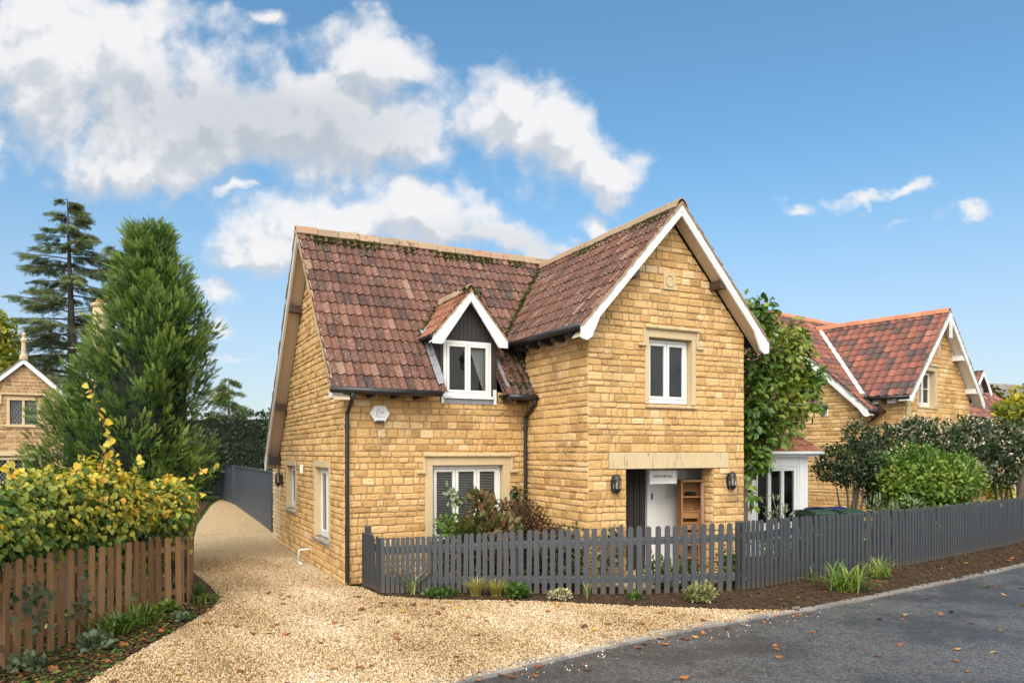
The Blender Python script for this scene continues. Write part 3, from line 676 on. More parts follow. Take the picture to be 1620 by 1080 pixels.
def build_cottage():
    h = house; S, MO = M['stone'], M['mortar']
    # walls of coursed stone
    stone_wall('wall', SIDE, [(-.02, 0), (6.6, 0), (6.6, 2.40), (VR, 6.74), (-.02, 3.70)], [(1.06, 2.44, .64, 2.17), (4.42, 5.68, 1.0, 2.15)], h, S, MO, ch=.118)
    stone_wall('wall', FRONT, [(-.02, 0), (3.66, 0), (3.66, 3.52), (-.02, 3.52)], [(1.51, 3.26, .62, 2.26), (1.80, 3.0, 3.30, 4.0)], h, S, MO, ch=.128)
    stone_wall('wall', WSD, [(-.02, 0), (2.3, 0), (2.3, 4.56), (-.02, 4.56)], [], h, S, MO, ch=.126)
    stone_wall('wall', WFR, [(-.02, 0), (WW+.02, 0), (WW+.02, 4.58), (WW/2, 6.56), (-.02, 4.58)], [(.785, 2.79, 0, 2.05), (.42, 3.17, 2.05, 2.345), (1.20, 2.34, 3.22, 4.56)], h, S, MO, ch=.126)
    stone_wall('wall', WRS, [(0, 0), (2.27, 0), (2.27, 4.56), (0, 4.56)], [], h, S, MO, ch=.14)
    stone_wall('wall', FRONT, [(WX+WW, 0), (11.4, 0), (11.4, 3.52), (WX+WW, 3.52)], [(8.95, 10.80, 0, 2.3)], h, S, MO, ch=.14)
    # pale return wall behind the lantern
    stone_wall('return_wall', Fr((.02, 6.6, 0), (0, 1, 0), (-1, 0, 0)), [(0, 0), (1.3, 0), (1.3, 2.12), (0, 2.12)], [], h, M['stone_pale'], M['mortar_pale'], ch=.10, wmin=.16, wmax=.26, depth=.012)
    b = MB(); b.box(FRONT, 11.38, 11.42, 0, 3.5, -6.6, 0); b.box(FRONT, 0, 11.4, 0, 2.35, -6.62, -6.58); b.box(FRONT, .2, 11.2, 0, .05, -6.5, -.2); b.build('rear_wall', M['mortar'], h)
    # roofs
    O = (-.34, -.44, ZR-SL*(VR+.44))
    roof_slope('roof', O, (1, 0, 0), (0, CS, SN), 12.0, (VR+.44)/CS, M['tile'], h, gauge=.335,
               keep=lambda x, t: not (2.14 < x < 3.25 and t < 1.2) and not (4.1 < x < 7.5 and t < 1.3), slabs=[(.01, 2.08, .02, 4.7), (2.08, 3.30, 1.2, 4.7), (3.30, 3.98, .02, 4.7), (3.98, 11.9, 1.4, 4.7)], tw=.15, rolls=1)
    roof_slope('roof', (11.6, -.44, ZR-SL*(VR+.44)), (-1, 0, 0), (0, CS, SN), 4.25, 1.7, M['tile'], h, tw=.16, rolls=1)
    roof_slope('roof', (11.66, 7.0, ZR-SL*(7.0-VR)), (-1, 0, 0), (0, -CS, SN), 12.0, (7.0-VR)/CS, M['tile'], h, tw=.6, rolls=2)
    rt = ridge_tiles('ridge', (-.36, VR, ZR+.045), (11.6, VR, ZR+.045), M['ridge'], h)
    ov = .33; yl = WV-ov
    roof_slope('wing_roof', (WX-.30, 2.75, ZW-SL*(UW-WX+.30)), (0, -1, 0), (CS, 0, SN), 2.75-yl, (UW-WX+.30)/CS, M['tile'], h, gauge=.33, tw=.15, rolls=1)
    roof_slope('wing_roof', (WX+WW+.30, yl, ZW-SL*(WX+WW+.30-UW)), (0, 1, 0), (-CS, 0, SN), 2.75-yl, (WX+WW+.30-UW)/CS, M['tile'], h, gauge=.33, tw=.15, rolls=1)
    ridge_tiles('ridge', (UW, yl-.02, ZW+.05), (UW, 2.72, ZW+.05), M['ridge'], h)
    # moss under the ridges and down the valley
    P = []
    for i in range(2600):
        s = random.uniform(-.25, 5.5); k = abs(random.gauss(0, .10)); dense = .5+.5*math.sin(s*2.3)+.4*math.sin(s*7)
        if random.random() < dense: P.append((s, VR-.13-k*.8, ZR-SL*(.13+k*.8)+.045))
    for i in range(1100):
        s = random.uniform(yl+.1, 1.9); k = abs(random.gauss(0, .07))
        if random.random() < .5+.5*math.sin(s*3+1): P.append((UW-.13-k*.8, s, ZW-SL*(.13+k*.8)+.045))
    for i in range(1100):
        t = random.random(); u = 3.40+t*(UW-3.4); v = u-2.85-.02; P.append((u+random.gauss(0, .028), v+random.gauss(0, .028), ZW-SL*(UW-u)+.045+random.uniform(-.01, .02)))
    for i in range(260):
        P.append((random.uniform(3.15, 3.62), random.uniform(-.35, .75), 0)); P[-1] = (P[-1][0], P[-1][1], ZR-SL*(VR-P[-1][1])+.04)
    n = len(P); scatter('moss', PUFF, P, frames(unit(n), size=rng.uniform(.022, .066, n)), rng.random(n), M['moss'], h)
    b = MB(); b.add([(3.30, .40, 4.60), (3.44, .64, 4.62), (5.40, 2.60, 6.79), (5.32, 2.62, 6.80), (3.28, .58, 4.60)], [(0, 1, 2, 3, 4)]); b.build('valley_flashing', M['lead'], h)
    b = MB(); b.tube([(3.635, -.30, 3.60), (3.635, .3, 4.26), (3.635, .55, 4.52)], .035, 6); b.build('wall_flashing', M['lead'], h)
    # gable trim, left end
    for sf, zf in ((-.46, ZR-SL*(VR+.46)), (7.05, ZR-SL*(7.05-VR))):
        if sf > 0: barge(SIDE, VR, ZR+.0, sf, zf+.0, .30, .335, M['white'], h, w=.17)
        else: MB().prism([(VR, ZR), (sf, zf), (sf, zf-.06), (VR, ZR-.06)], SIDE, .30, .33, .5).build('bargeboard', M['cream'], h)
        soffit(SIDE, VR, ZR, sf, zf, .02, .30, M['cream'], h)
        verge(SIDE, VR, ZR-.01, sf, zf-.01, .29, .36, M['ridge'], h)
    def purlin(fr, s, z, hw=.085, hh=.075, d=.30): MB().box(fr, s-hw, s+hw, z-hh, z+hh, 0, d).build('purlin_end', M['beam'], h)
    for sp in (3.75, 5.6): purlin(SIDE, sp, ZR-SL*(sp-VR)-.27)
    MB().box(SIDE, 6.45, 6.85, 2.02, 2.24, 0, .29).build('purlin_end', M['dark_wood'], h)
    # gable trim, wing
    for sf in (-.34, WW+.34):
        zf = ZW-SL*(WW/2+.34)
        barge(WFR, WW/2, ZW, sf, zf, .30, .335, M['white'], h, w=.14)
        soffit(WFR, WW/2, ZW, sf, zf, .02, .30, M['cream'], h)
        verge(WFR, WW/2, ZW-.01, sf, zf-.01, .29, .36, M['ridge'], h)
    for sp in (.78, WW-.78): purlin(WFR, sp, ZW-SL*abs(sp-WW/2)-.24, .075, .07)
    # gutters, pipes, rafter feet
    gz = ZR-SL*(VR+.44)-.02
    gutter([(-.36, -.47, gz), (1.66, -.47, gz-.012)], h); gutter([(3.02, -.47, gz-.012), (3.70, -.47, gz-.02)], h); gutter([(7.3, -.47, gz), (11.6, -.47, gz)], h)
    wz = ZW-SL*(UW-WX+.30)-.02
    gutter([(WX-.33, yl+.04, wz-.01), (WX-.33, .55, wz+.012)], h); gutter([(WX+WW+.33, yl+.04, wz), (WX+WW+.33, 1.0, wz)], h)
    downpipe(.03, -.075, gz-.03, 0.0, -.38, h); downpipe(3.58, -.075, gz-.03, 0, -.38, h)
    b = MB(); b.box(SIDE, -.40, -.10, gz-.13, gz+.0, .12, .30); b.build('eave_box', M['white'], h)
    for u in np.arange(.42, 1.7, .44): MB().box(FRONT, u-.03, u+.03, gz-.10, gz+.10, 0, .40).build('rafter_end', M['dark_wood'], h)
    for u in (3.14, 3.46): MB().box(FRONT, u-.03, u+.03, gz-.10, gz+.10, 0, .40).build('rafter_end', M['dark_wood'], h)
    for s in (.30, .78, 1.26, 1.74, 2.22): MB().box(WSD, s-.06, s+.06, wz-.13, wz+.08, 0, .27).build('rafter_end', M['dark_wood'], h)
    MB().box(FRONT, -.1, 1.72, gz+.02, gz+.04, 0, .42).build('eaves_board', M['dark_wood'], h); MB().box(FRONT, 3.02, 3.65, gz+.02, gz+.04, 0, .42).build('eaves_board', M['dark_wood'], h); MB().box(WSD, 0, 2.8, wz+.04, wz+.06, 0, .27).build('eaves_board', M['dark_wood'], h)
    # windows
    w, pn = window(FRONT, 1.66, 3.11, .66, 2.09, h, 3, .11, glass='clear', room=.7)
    surround(FRONT, 1.65, 3.12, .62, 2.10, w, .15, .165, stop=.26)
    for a, c, q0, q1 in pn:
        b = MB(); z = q0+.01
        while z < q1-.01:
            b.add([FRONT.p(a+.004, z, -.145), FRONT.p(c-.004, z, -.145), FRONT.p(c-.004, z+.012, -.180), FRONT.p(a+.004, z+.012, -.180)], [(0, 1, 2, 3)]); z += .031
        b.build('blind', M['blind'], w)
    w, pn = window(WFR, 1.285, 2.255, 3.24, 4.405, h, 2, .115)
    surround(WFR, 1.275, 2.265, 3.22, 4.42, w, .085, .15, stop=.27)
    for (a, c, z0, z1) in ((1.12, 2.38, .64, 2.05), (4.48, 5.62, 1.0, 2.03)):
        w, pn = window(SIDE, a+.01, c-.01, z0+.01, z1-.01, h, 2, .10)
        surround(SIDE, a, c, z0, z1, w, .07, .13, hood=False, sillm='lead')
    # lintel, date stone
    b = MB(); b.box(WFR, .425, 3.165, 2.052, 2.342, -.30, .030, .9); b.build('lintel', M['dressed'], h, bevel=.012)
    b = MB(); c = (WW/2-.04, 5.47); b.box(WFR, c[0]-.135, c[0]+.135, c[1]-.16, c[1]+.16, -.02, .036, .3)
    for r0, r1, d in ((.105, .085, .052), ):
        k = 24; vs = []
        for i in range(k):
            a = 2*math.pi*i/k
            for r, dd in ((r0, .036), (r0-.005, d), (r1, d), (r1-.01, .038)): vs.append(WFR.p(c[0]+r*.92*math.cos(a), c[1]+r*1.1*math.sin(a), dd))
        b.add(vs, [(4*i+j, 4*((i+1) % k)+j, 4*((i+1) % k)+j+1, 4*i+j+1) for i in range(k) for j in range(3)], .3)
    b.build('date_stone', M['dressed'], h)
    # porch recess
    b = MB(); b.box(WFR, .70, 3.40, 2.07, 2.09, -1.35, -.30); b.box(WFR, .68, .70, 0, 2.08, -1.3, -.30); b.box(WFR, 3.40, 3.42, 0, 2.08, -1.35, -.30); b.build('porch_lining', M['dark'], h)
    stone_wall('jamb', Fr((WX+2.79, WV, 0), (0, 1, 0), (-1, 0, 0)), [(0, 0), (.32, 0), (.32, 2.05), (0, 2.05)], [], h, S, MO, ch=.14, depth=.012)
    stone_wall('jamb', Fr((WX+.785, WV, 0), (0, 1, 0), (1, 0, 0)), [(0, 0), (.32, 0), (.32, 2.05), (0, 2.05)], [], h, S, MO, ch=.14, depth=.012)
    b = MB(); b.box(WFR, 2.02, 3.40, 0, 2.07, -1.10, -1.0); b.box(WFR, 1.98, 2.02, 0, 2.07, -1.10, -.96); b.build('porch_wall', M['white_dull'], h)
    d = MB(); d.box(WFR, .70, 1.98, 0, 2.07, -1.08, -1.03)
    for i in range(9): d.box(WFR, .72+i*.14, .845+i*.14, .04, 2.0, -1.03, -1.012)
    dd = d.build('front_door', M['dark_wood'], h)
    MB().box(WFR, 2.10, 2.125, 1.42, 1.54, -1.0, -.975).build('latch', M['black'], h)
    window(Fr(WFR.p(0, 0, -1.0), WFR.s, WFR.n), 2.42, 3.05, 1.42, 2.06, h, 1, -.02, fo=.045, cs=.035)
    # porch step and floor
    b = MB(); b.box(WFR, .5, 3.1, -.02, .06, -1.1, .55); b.build('porch_step', M['dressed'], h, bevel=.01)
    # ---- bay window on the right
    BY = Fr((8.95, 0, 0), (1, 0, 0), (0, -1, 0)); bw = 1.88
    b = MB()
    b.box(BY, 0, .20, .0, 2.24, .50, .60); b.box(BY, bw-.34, bw, 0, 2.24, .50, .60); b.box(BY, .20, bw-.34, 2.02, 2.24, .50, .60); b.box(BY, .20, bw-.34, 0, .62, .50, .60)
    b.box(BY, 0, .04, 0, 2.24, 0, .50); b.box(BY, bw-.04, bw, 0, 2.24, 0, .50); b.box(BY, -.12, bw+.16, 2.24, 2.34, 0, .76)
    for x in (.06, bw-.28, bw-.12): b.box(BY, x, x+.05, .05, 2.2, .60, .612)
    bay = b.build('bay_window', M['white'], h, bevel=.006)
    window(Fr(BY.p(0, 0, .60), BY.s, BY.n), .20, bw-.34, .62, 2.02, bay, 3, .02, glass='clear', room=.7, flat=True, cs=.04)
    roof_slope('bay_roof', BY.p(-.2, 2.34, .80), (1, 0, 0), (0, .87, .49), bw+.42, .92, M['tile_orange'], bay, gauge=.31)
    verge(Fr(BY.p(bw+.23, 0, 0), (0, -1, 0), (1, 0, 0)), -.0, 2.80, .80, 2.34, -.03, .04, M['ridge'], bay)
    gutter([BY.p(-.2, 2.33, .84), BY.p(bw+.24, 2.33, .84)], bay, .04).data.materials[0] = M['white']
    # right hand gable trim
    RG = Fr((11.4, 0, 0), (0, 1, 0), (1, 0, 0)); barge(RG, VR, ZR, -.46, ZR-SL*(VR+.46), .24, .27, M['white'], h); verge(RG, VR, ZR-.01, -.46, ZR-SL*(VR+.46)-.01, .20, .29, M['ridge'], h)
build_cottage()

def build_dormer():
    ap, ul, ur = 5.42, 1.60, 3.09; um = (ul+ur)/2; ze = ap-1.19*(um-ul); sl = 1.19
    zroof = lambda v: ZR-SL*(VR-v)
    b = MB(); j = random.uniform
    # boarded cheeks and gable
    zt = 4.66
    for u, sg in ((1.78, -1), (2.97, 1)):
        n = 8; vb = (zt-ZR)/SL+VR
        for i in range(n):
            v0 = .0+vb*i/n; v1 = vb*(i+1)/n-.006
            f = Fr((u, 0, 0), (0, 1, 0), (sg, 0, 0)); d = .02+j(-.004, .004)
            b.prism([(v0, zroof(v0)-.05), (v1, zroof(v1)-.05), (v1, zt), (v0, zt)], f, -.04, d, j(0, 1))
    f = Fr((0, 0, 0), (1, 0, 0), (0, -1, 0)); n = 14
    for i in range(n):
        a = 1.76+(2.99-1.76)*i/n; c = a+(2.99-1.76)/n-.007; top = lambda x: ap-.12-sl*abs(x-um)
        b.prism([(a, 4.44), (c, 4.44), (c, top(c)), (a, top(a))] if not a < um < c else [(a, 4.44), (c, 4.44), (c, top(c)), (um, ap-.12), (a, top(a))], f, -.04, .0+j(-.004, .004), j(0, 1))
    for a, c in ((1.76, 1.875), (2.865, 2.99)): b.box(f, a, c, 3.42, 4.44, -.04, .0)
    dm = b.build('dormer', M['dark_wood'], house)
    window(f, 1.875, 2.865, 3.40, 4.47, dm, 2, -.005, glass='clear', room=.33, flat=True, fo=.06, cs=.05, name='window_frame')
    MB().box(f, 1.85, 2.89, 3.37, 3.42, -.05, .07).build('sill', M['white'], dm)
    MB().add([(2.41+.04, .10, 4.35), (2.78, .10, 4.35), (2.78, .10, 3.52), (2.74, .10, 3.52)], [(0, 1, 2, 3)]).build('curtain', M['curtain'], dm)
    b = MB(); b.box(f, 1.88, 2.88, 3.27, 3.37, .0, .032); b.build('flashing', M['lead'], dm)
    for a in (1.815, 2.905): MB().box(f, a, a+.055, 3.27, 3.56, 0, .05).build('corner_board', M['white'], dm)
    # stepped side flashing
    for u, sg in ((1.76, -1), (2.99, 1)):
        fl = MB()
        for i in range(6):
            v0 = -.36+i*.17+.0; v1 = v0+.165; fl.add([(u, v0, zroof(v0)+.14), (u, v1, zroof(v1)+.14), (u+sg*.03, v1, zroof(v1)+.085), (u+sg*.03, v0, zroof(v0)+.085), (u+sg*.12, v1, zroof(v1)+.065), (u+sg*.12, v0, zroof(v0)+.065)], [(0, 1, 2, 3), (3, 2, 4, 5)])
        fl.build('flashing', M['lead'], dm)
    cs = 1/math.sqrt(1+sl*sl); L = (um-ul)/cs; vb = (ap-ZR)/SL+VR
    roof_slope('dormer_roof', (ul, vb+.0, ze), (0, -1, 0), (cs, 0, sl*cs), vb+.24, L, M['tile_orange'], dm, gauge=.30, tw=.13, rolls=1, amp=.024, lift=.02)
    roof_slope('dormer_roof', (ur, -.24, ze), (0, 1, 0), (-cs, 0, sl*cs), vb+.24, L, M['tile'], dm, gauge=.30, tw=.13, rolls=1, amp=.024, lift=.02)
    ridge_tiles('ridge', (um, -.25, ap+.045), (um, vb+.05, ap+.045), M['ridge'], dm, r=.085, drop=.06)
    for sf in (ul-.02, ur+.02):
        sg = 1 if sf > um else -1; zf = ap-sl*(um-ul+.02); o = MB()
        wv = .125*math.sqrt(1+sl*sl)
        o.prism([(um, ap-.02), (sf, zf-.02), (sf, zf-.15), (sf-sg*.18, zf-.15), (um, ap-.02-wv)], Fr((0, 0, 0), (1, 0, 0), (0, -1, 0)), .205, .235)
        o.build('bargeboard', M['white'], dm, bevel=.004)
        verge(f, um, ap-.03, sf, zf-.03, .20, .25, M['ridge'], dm)
        soffit(f, um, ap, sf, zf, .0, .205, M['white'], dm, .12)
    b = MB(); b.tube([(ul-.03, -.22, ze-.03), (ul-.03, .52, ze-.03)], .035, 8); b.build('gutter', M['black'], dm)
    P = []
    for i in range(380):
        t = random.random(); P.append((ul+t*(um-ul)-.02+random.gauss(0, .025), 0, ze+t*(ap-ze)+.05)); z = P[-1][2]; P[-1] = (P[-1][0], (z-ZR)/SL+VR-.02+random.gauss(0, .02), z)
    for i in range(90): P.append((random.gauss(um, .10), random.uniform(-.26, -.12), ap+random.uniform(-.09, .06)))
    n = len(P); scatter('moss', PUFF, P, frames(unit(n), size=rng.uniform(.02, .05, n)), rng.random(n), M['moss'], dm)
build_dormer()

def text_mesh(name, body, size, fr, s, z, d, m, parent, ext=.002, sx=1.0):
    cu = bpy.data.curves.new(name, 'FONT'); cu.body = body; cu.size = size; cu.align_x = 'CENTER'; cu.align_y = 'CENTER'; cu.extrude = ext
    t = bpy.data.objects.new('tmp', cu); COL.objects.link(t); bpy.context.view_layer.update()
    me = bpy.data.meshes.new_from_object(t.evaluated_get(bpy.context.evaluated_depsgraph_get())); bpy.data.objects.remove(t)
    for v in me.vertices: v.co = Vector(fr.p(s+v.co.x*sx, z+v.co.y, d+v.co.z))
    me.materials.clear(); return link(name, me, m, parent)

def house_things():
    # things hung on the house; the frame is that of the cottage
    def hung(name, label, cat, u, v, z, group=None): return thing(name, label, cat, W(u, v, z), TH, group)
    f = Fr((0, 0, 0), (1, 0, 0), (0, -1, 0))
    a = hung('alarm_box', 'white six-sided alarm box with black base high on the stone front wall', 'alarm box', .62, -.03, 3.05)
    b = MB(); pts = [(-.085, -.135), (.085, -.135), (.165, .0), (.085, .12), (-.085, .12), (-.165, .0)]
    b.prism(pts, f, 0, .07); b.build('cover', M['white'], a, bevel=.012)
    b = MB(); b.prism([(-.075, -.14), (-.055, -.175), (.055, -.175), (.075, -.14), (.075, -.13), (-.075, -.13)], f, 0, .075); b.build('strobe', M['black'], a)
    text_mesh('lettering', 'CIA', .062, f, .018, .01, .073, M['lead'], a)
    b = MB(); k = 12
    for i in range(k):
        q0 = R(95+150*i/k); q1 = R(95+150*(i+1)/k); b.prism([(.075*math.cos(q0), .075*math.sin(q0)), (.063*math.cos(q0), .063*math.sin(q0)), (.063*math.cos(q1), .063*math.sin(q1)), (.075*math.cos(q1), .075*math.sin(q1))], f, .07, .074)
    b.box(f, -.05, .08, -.075, -.069, .07, .074); b.build('emblem', M['lead'], a)
    def lantern(label, u, v, z, rz=0.0):
        t = hung('wall_lantern', label, 'lantern', u, v, z, 'black lanterns on the cottage walls'); t.rotation_euler = (0, 0, TH+rz)
        b = MB(); b.prism([(.06*math.cos(x), .15*math.sin(x) if abs(math.sin(x)) < .8 else .16*math.sin(x)) for x in np.linspace(0, 2*math.pi, 17)[:-1]], f, 0, .02); b.build('back_plate', M['black'], t)
        c = f.p(0, 0, .10)
        b = MB(); b.lathe(c, [(.01, .185), (.035, .175), (.062, .14), (.078, .095), (.078, .082)], 14); b.build('hood', M['black'], t)
        b = MB(); b.lathe(c, [(.078, -.075), (.07, -.10), (.048, -.14), (.012, -.165), (.004, -.19)], 14)
        for k in range(6): x = math.pi/3*k+.3; b.tube([c+np.array([.072*math.cos(x), .072*math.sin(x), -.08]), c+np.array([.072*math.cos(x), .072*math.sin(x), .085])], .006, 5)
        b.tube([f.p(0, .03, .0), f.p(0, .03, .09)], .012, 6); b.build('cage', M['black'], t)
        b = MB(); b.lathe(c, [(.06, -.078), (.064, 0), (.06, .084)], 14); b.build('pane', M['clear'], t)
        b = MB(); b.lathe(c, [(.016, -.075), (.016, .02), (.006, .035)], 8); b.build('bulb', M['curtain'], t)
    lantern('black wall lantern left of the porch opening, under the lintel end', 4.155, WV-.03, 1.79)
    lantern('black wall lantern right of the porch opening, beside the climbing plant', 6.80, WV-.03, 1.80)
    lantern('black wall lantern on the side wall beside the drive, near the dark panel fence', -.03, 6.2, 1.66, -math.pi/2)
    d = hung('doorbell_box', 'small white box on the side wall between the two narrow windows', 'box', -.03, 3.55, 1.98); d.rotation_euler = (0, 0, TH-math.pi/2)
    b = MB(); b.box(f, -.05, .05, -.10, .10, 0, .06); b.build('cover', M['pvc'], d, bevel=.012); b = MB(); b.box(f, -.035, .035, -.06, .06, .06, .066); b.build('face', M['white_dull'], d)
    p = MB(); o = W(-.03, 3.3)
    b = W(-.22, 3.35); c = W(-.06, 3.05)
    p.tube([W(-.01, 2.85, .30), W(-.20, 2.9, .30), W(-.235, 2.91, .28), W(-.24, 2.92, .04)], .022, 10); p.tube([W(-.24, 3.25, .035), W(-.24, 2.6, .035)], .022, 10)
    tag(p.build('waste_pipe', M['pvc'], smooth=True), 'white plastic waste pipe bending down to the gravel by the side wall', 'pipe')
    # sign in the porch
    s = hung('house_sign', 'white framed house name sign hung under the stone lintel in the porch', 'sign', 5.52, WV+.34, 1.885)
    s.rotation_euler = (0, 0, TH-R(4))
    b = MB(); b.box(f, -.285, .285, -.12, .12, -.02, .012); b.build('board', M['white'], s)
    b = MB(); [b.box(f, *q, -.022, .024) for q in ((-.30, .30, .10, .125), (-.30, .30, -.125, -.10), (-.30, -.275, -.10, .10), (.275, .30, -.10, .10))]; b.build('frame', M['white'], s)
    text_mesh('lettering', 'WINTER', .075, f, -.118, .012, .014, M['black'], s, sx=.70); text_mesh('lettering', 'LODGE', .075, f, .130, .012, .014, M['black'], s, sx=.66)
    b = MB(); b.prism([(.022+.024*(math.sin(t)**3), .018+.0018*(13*math.cos(t)-5*math.cos(2*t)-2*math.cos(3*t)-math.cos(4*t))) for t in np.linspace(0, 2*math.pi, 21)[:-1]], f, .012, .017); b.build('heart', M['black'], s)
    for x in (-.22, .22): MB().tube([f.p(x, .12, 0), f.p(x, .20, 0)], .004, 5).build('hook', M['steel'], s)
    # shelving in the porch
    g = hung('log_shelf', 'orange pine shelf unit standing in the porch on the right', 'shelf', 6.28, WV+.62, .06); g.rotation_euler = (0, 0, TH-R(20))
    MB().box(f, -.16, .46, 0, 1.72, -.02, .0).build('back_panel', M['store_wood'], g)
    for x in (-.16, .18, .43): MB().box(f, x, x+.03, 0, 1.72 if x != .18 else 1.2, 0, .26).build('side_panel', M['store_wood'], g)
    MB().box(f, -.18, .48, 1.72, 1.76, -.02, .29).build('top', M['store_wood'], g)
    for z in (.25, .50, .72, .92, 1.14, 1.42): MB().box(f, -.13, .43, z, z+.025, 0, .25).build('shelf', M['store_wood'], g)
    for z in (.60, .80, 1.02): MB().box(f, -.13, .18, z, z+.11, .22, .235).build('front_board', M['store_wood'], g)
    b = MB(); b.tube([W(6.385, WV+.20, .03), W(6.38, WV+.22, .8), W(6.385, WV+.23, 1.75)], [.048, .044, .040], 10); tag(b.build('wooden_post', M['pole_wood'], smooth=True), 'rough round timber pole leaning against the right side of the porch', 'post')
    b = MB(); b.lathe((0, 0, 0), [(.05, 0), (.10, .02), (.12, .05), (.08, .08), (.0, .085)], 12); o = b.build('black_bowl', M['black'], None); o.location = W(6.32, WV+.50, 1.507); tag(o, 'small black bowl on the upper shelf in the porch', 'bowl')
house_things()

# ------------------------------------------------------------------ neighbouring houses
def build_neighbour():
    th2 = math.atan2(900.0, F); B = atD(1440, 622, 24.0); B[2] = 0
    h = thing('neighbour_house', 'yellow stone house next door with bright red and grey mixed roof tiles', 'house', B, th2)
    fr = Fr((0, .35, 0), (1, 0, 0), (0, -1, 0)); sd = Fr((.40, .35, 0), (0, 1, 0), (-1, 0, 0)); gd = Fr((-.30, 1.5, 0), (0, 1, 0), (-1, 0, 0)); mf = Fr((-.3, 1.5, 0), (1, 0, 0), (0, -1, 0))
    S, MO = M['stone'], M['mortar']; sw = 1.03; um = 2.95; zr = 7.28; sm = .91; vr = 5.4; zm = 7.72
    stone_wall('wall', fr, [(.40, 0), (5.5, 0), (5.5, 4.45), (um, 7.05), (.40, 4.45)], [(1.25, 2.77, 3.92, 5.32)], h, S, MO, ch=.16, wmin=.25, wmax=.6, depth=.018, rough=.008)
    stone_wall('wall', sd, [(0, 0), (1.2, 0), (1.2, 4.4), (0, 4.4)], [], h, S, MO, ch=.14, wmin=.2, wmax=.5, rough=.008)
    stone_wall('wall', gd, [(0, 0), (7.8, 0), (7.8, 3.9), (vr-1.5, 7.40), (0, 3.9)], [], h, S, MO, ch=.13, wmin=.2, wmax=.5, rough=.010)
    stone_wall('wall', mf, [(0, 0), (.72, 0), (.72, 3.9), (0, 3.9)], [], h, S, MO, ch=.14)
    stone_wall('quoin', Fr((.42, .31, 0), (1, 0, 0), (0, -1, 0)), [(0, 0), (.30, 0), (.30, 4.3), (0, 4.3)], [], h, M['dressed'], M['mortar'], ch=.42, wmin=.3, wmax=.5, depth=.01, rough=.002)
    MB().box(mf, 5.8, 11, 0, 3.9, -7, 0).build('wall', M['stone'], h)
    c = 1/math.sqrt(1+sw*sw); L = (um+.02)/c
    roof_slope('wing_roof', (-.02, 5.2, zr-sw*(um+.02)), (0, -1, 0), (c, 0, sw*c), 5.2+.02, L, M['tile_mixed'], h, gauge=.33, tw=.30, rolls=1, amp=.045)
    roof_slope('wing_roof', (5.92, 0-.02, zr-sw*(um+.02)), (0, 1, 0), (-c, 0, sw*c), 5.2, L, M['tile_mixed'], h, gauge=.33, tw=.30, rolls=1, amp=.045)
    ridge_tiles('ridge', (um, -.03, zr+.05), (um, 5.0, zr+.05), M['ridge_red'], h)
    c = 1/math.sqrt(1+sm*sm); L = (vr-1.05)/c
    roof_slope('roof', (-.62, 1.05, zm-sm*(vr-1.05)), (1, 0, 0), (0, c, sm*c), 11.5, L, M['tile_mixed'], h, gauge=.33, tw=.30, rolls=1, amp=.045)
    roof_slope('roof', (10.9, 9.7, zm-sm*4.3), (-1, 0, 0), (0, -c, sm*c), 11.5, 4.3/c, M['tile_mixed'], h, gauge=.33, tw=.6, rolls=2)
    ridge_tiles('ridge', (-.64, vr, zm+.05), (10.9, vr, zm+.05), M['ridge_red'], h)
    for sf in (-.04, 5.94):
        barge(Fr((0, 0, 0), (1, 0, 0), (0, -1, 0)), um, zr, sf, zr-sw*abs(um-sf), 0, .035, M['white'], h, w=.20)
        soffit(fr, um, zr, sf, zr-sw*abs(um-sf), .0, .35, M['white_dull'], h); verge(fr, um, zr-.01, sf, zr-sw*abs(um-sf)-.01, .33, .40, M['slate'], h)
    MB().box(fr, um-.05, um+.05, zr-.95, zr-.12, .36, .43).build('finial', M['white'], h)
    for s in (um+1.25, um+2.35): MB().box(fr, s-.18, s+.05, zr-sw*(s-um)-.36, zr-sw*(s-um)-.18, 0, .34).build('bracket', M['white'], h)
    g2 = Fr((-.3, 0, 0), (0, 1, 0), (-1, 0, 0))
    for sf in (1.03, 9.7):
        barge(g2, vr, zm, sf, zm-sm*abs(vr-sf), .30, .335, M['white'], h, w=.20); verge(g2, vr, zm-.01, sf, zm-sm*abs(vr-sf)-.01, .28, .36, M['slate'], h); soffit(g2, vr, zm, sf, zm-sm*abs(vr-sf), 0, .3, M['white_dull'], h)
    w, pn = window(fr, 1.42, 2.60, 3.94, 5.14, h, 2, .16, transom=True); surround(fr, 1.40, 2.62, 3.92, 5.16, w, .16, .17, hood=False, rec=.17)
    hb = MB(); hb.box(fr, 1.16, 2.86, 5.33, 5.39, 0, .08, .6); hb.build('hood_mould', M['dressed'], w)
    a = MB(); a.box(fr, um-.09, um+.09, 5.75, 6.5, -.02, .02, .3); a.build('slit', M['dressed'], h)
    gutter([(-.06, .02, 4.16), (-.06, 1.6, 4.17)], h); gutter([(-.64, 1.0, 3.72), (.5, 1.0, 3.72)], h); downpipe(.10, 1.42, 3.72, -.1, -.40, h)
    for s in (.35, .85): MB().box(sd, s-.09, s+.09, 3.98, 4.2, 0, .3).build('corbel', M['white'], h)
    v = MB(); zz = lambda u: zr-sw*(um-u); v.tube([(u, vr-(zm-zz(u))/sm-.02, zz(u)+.05) for u in (.02, .8, 1.7, 2.75)], .085, 6); v.build('valley_flashing', M['white'], h)
build_neighbour()

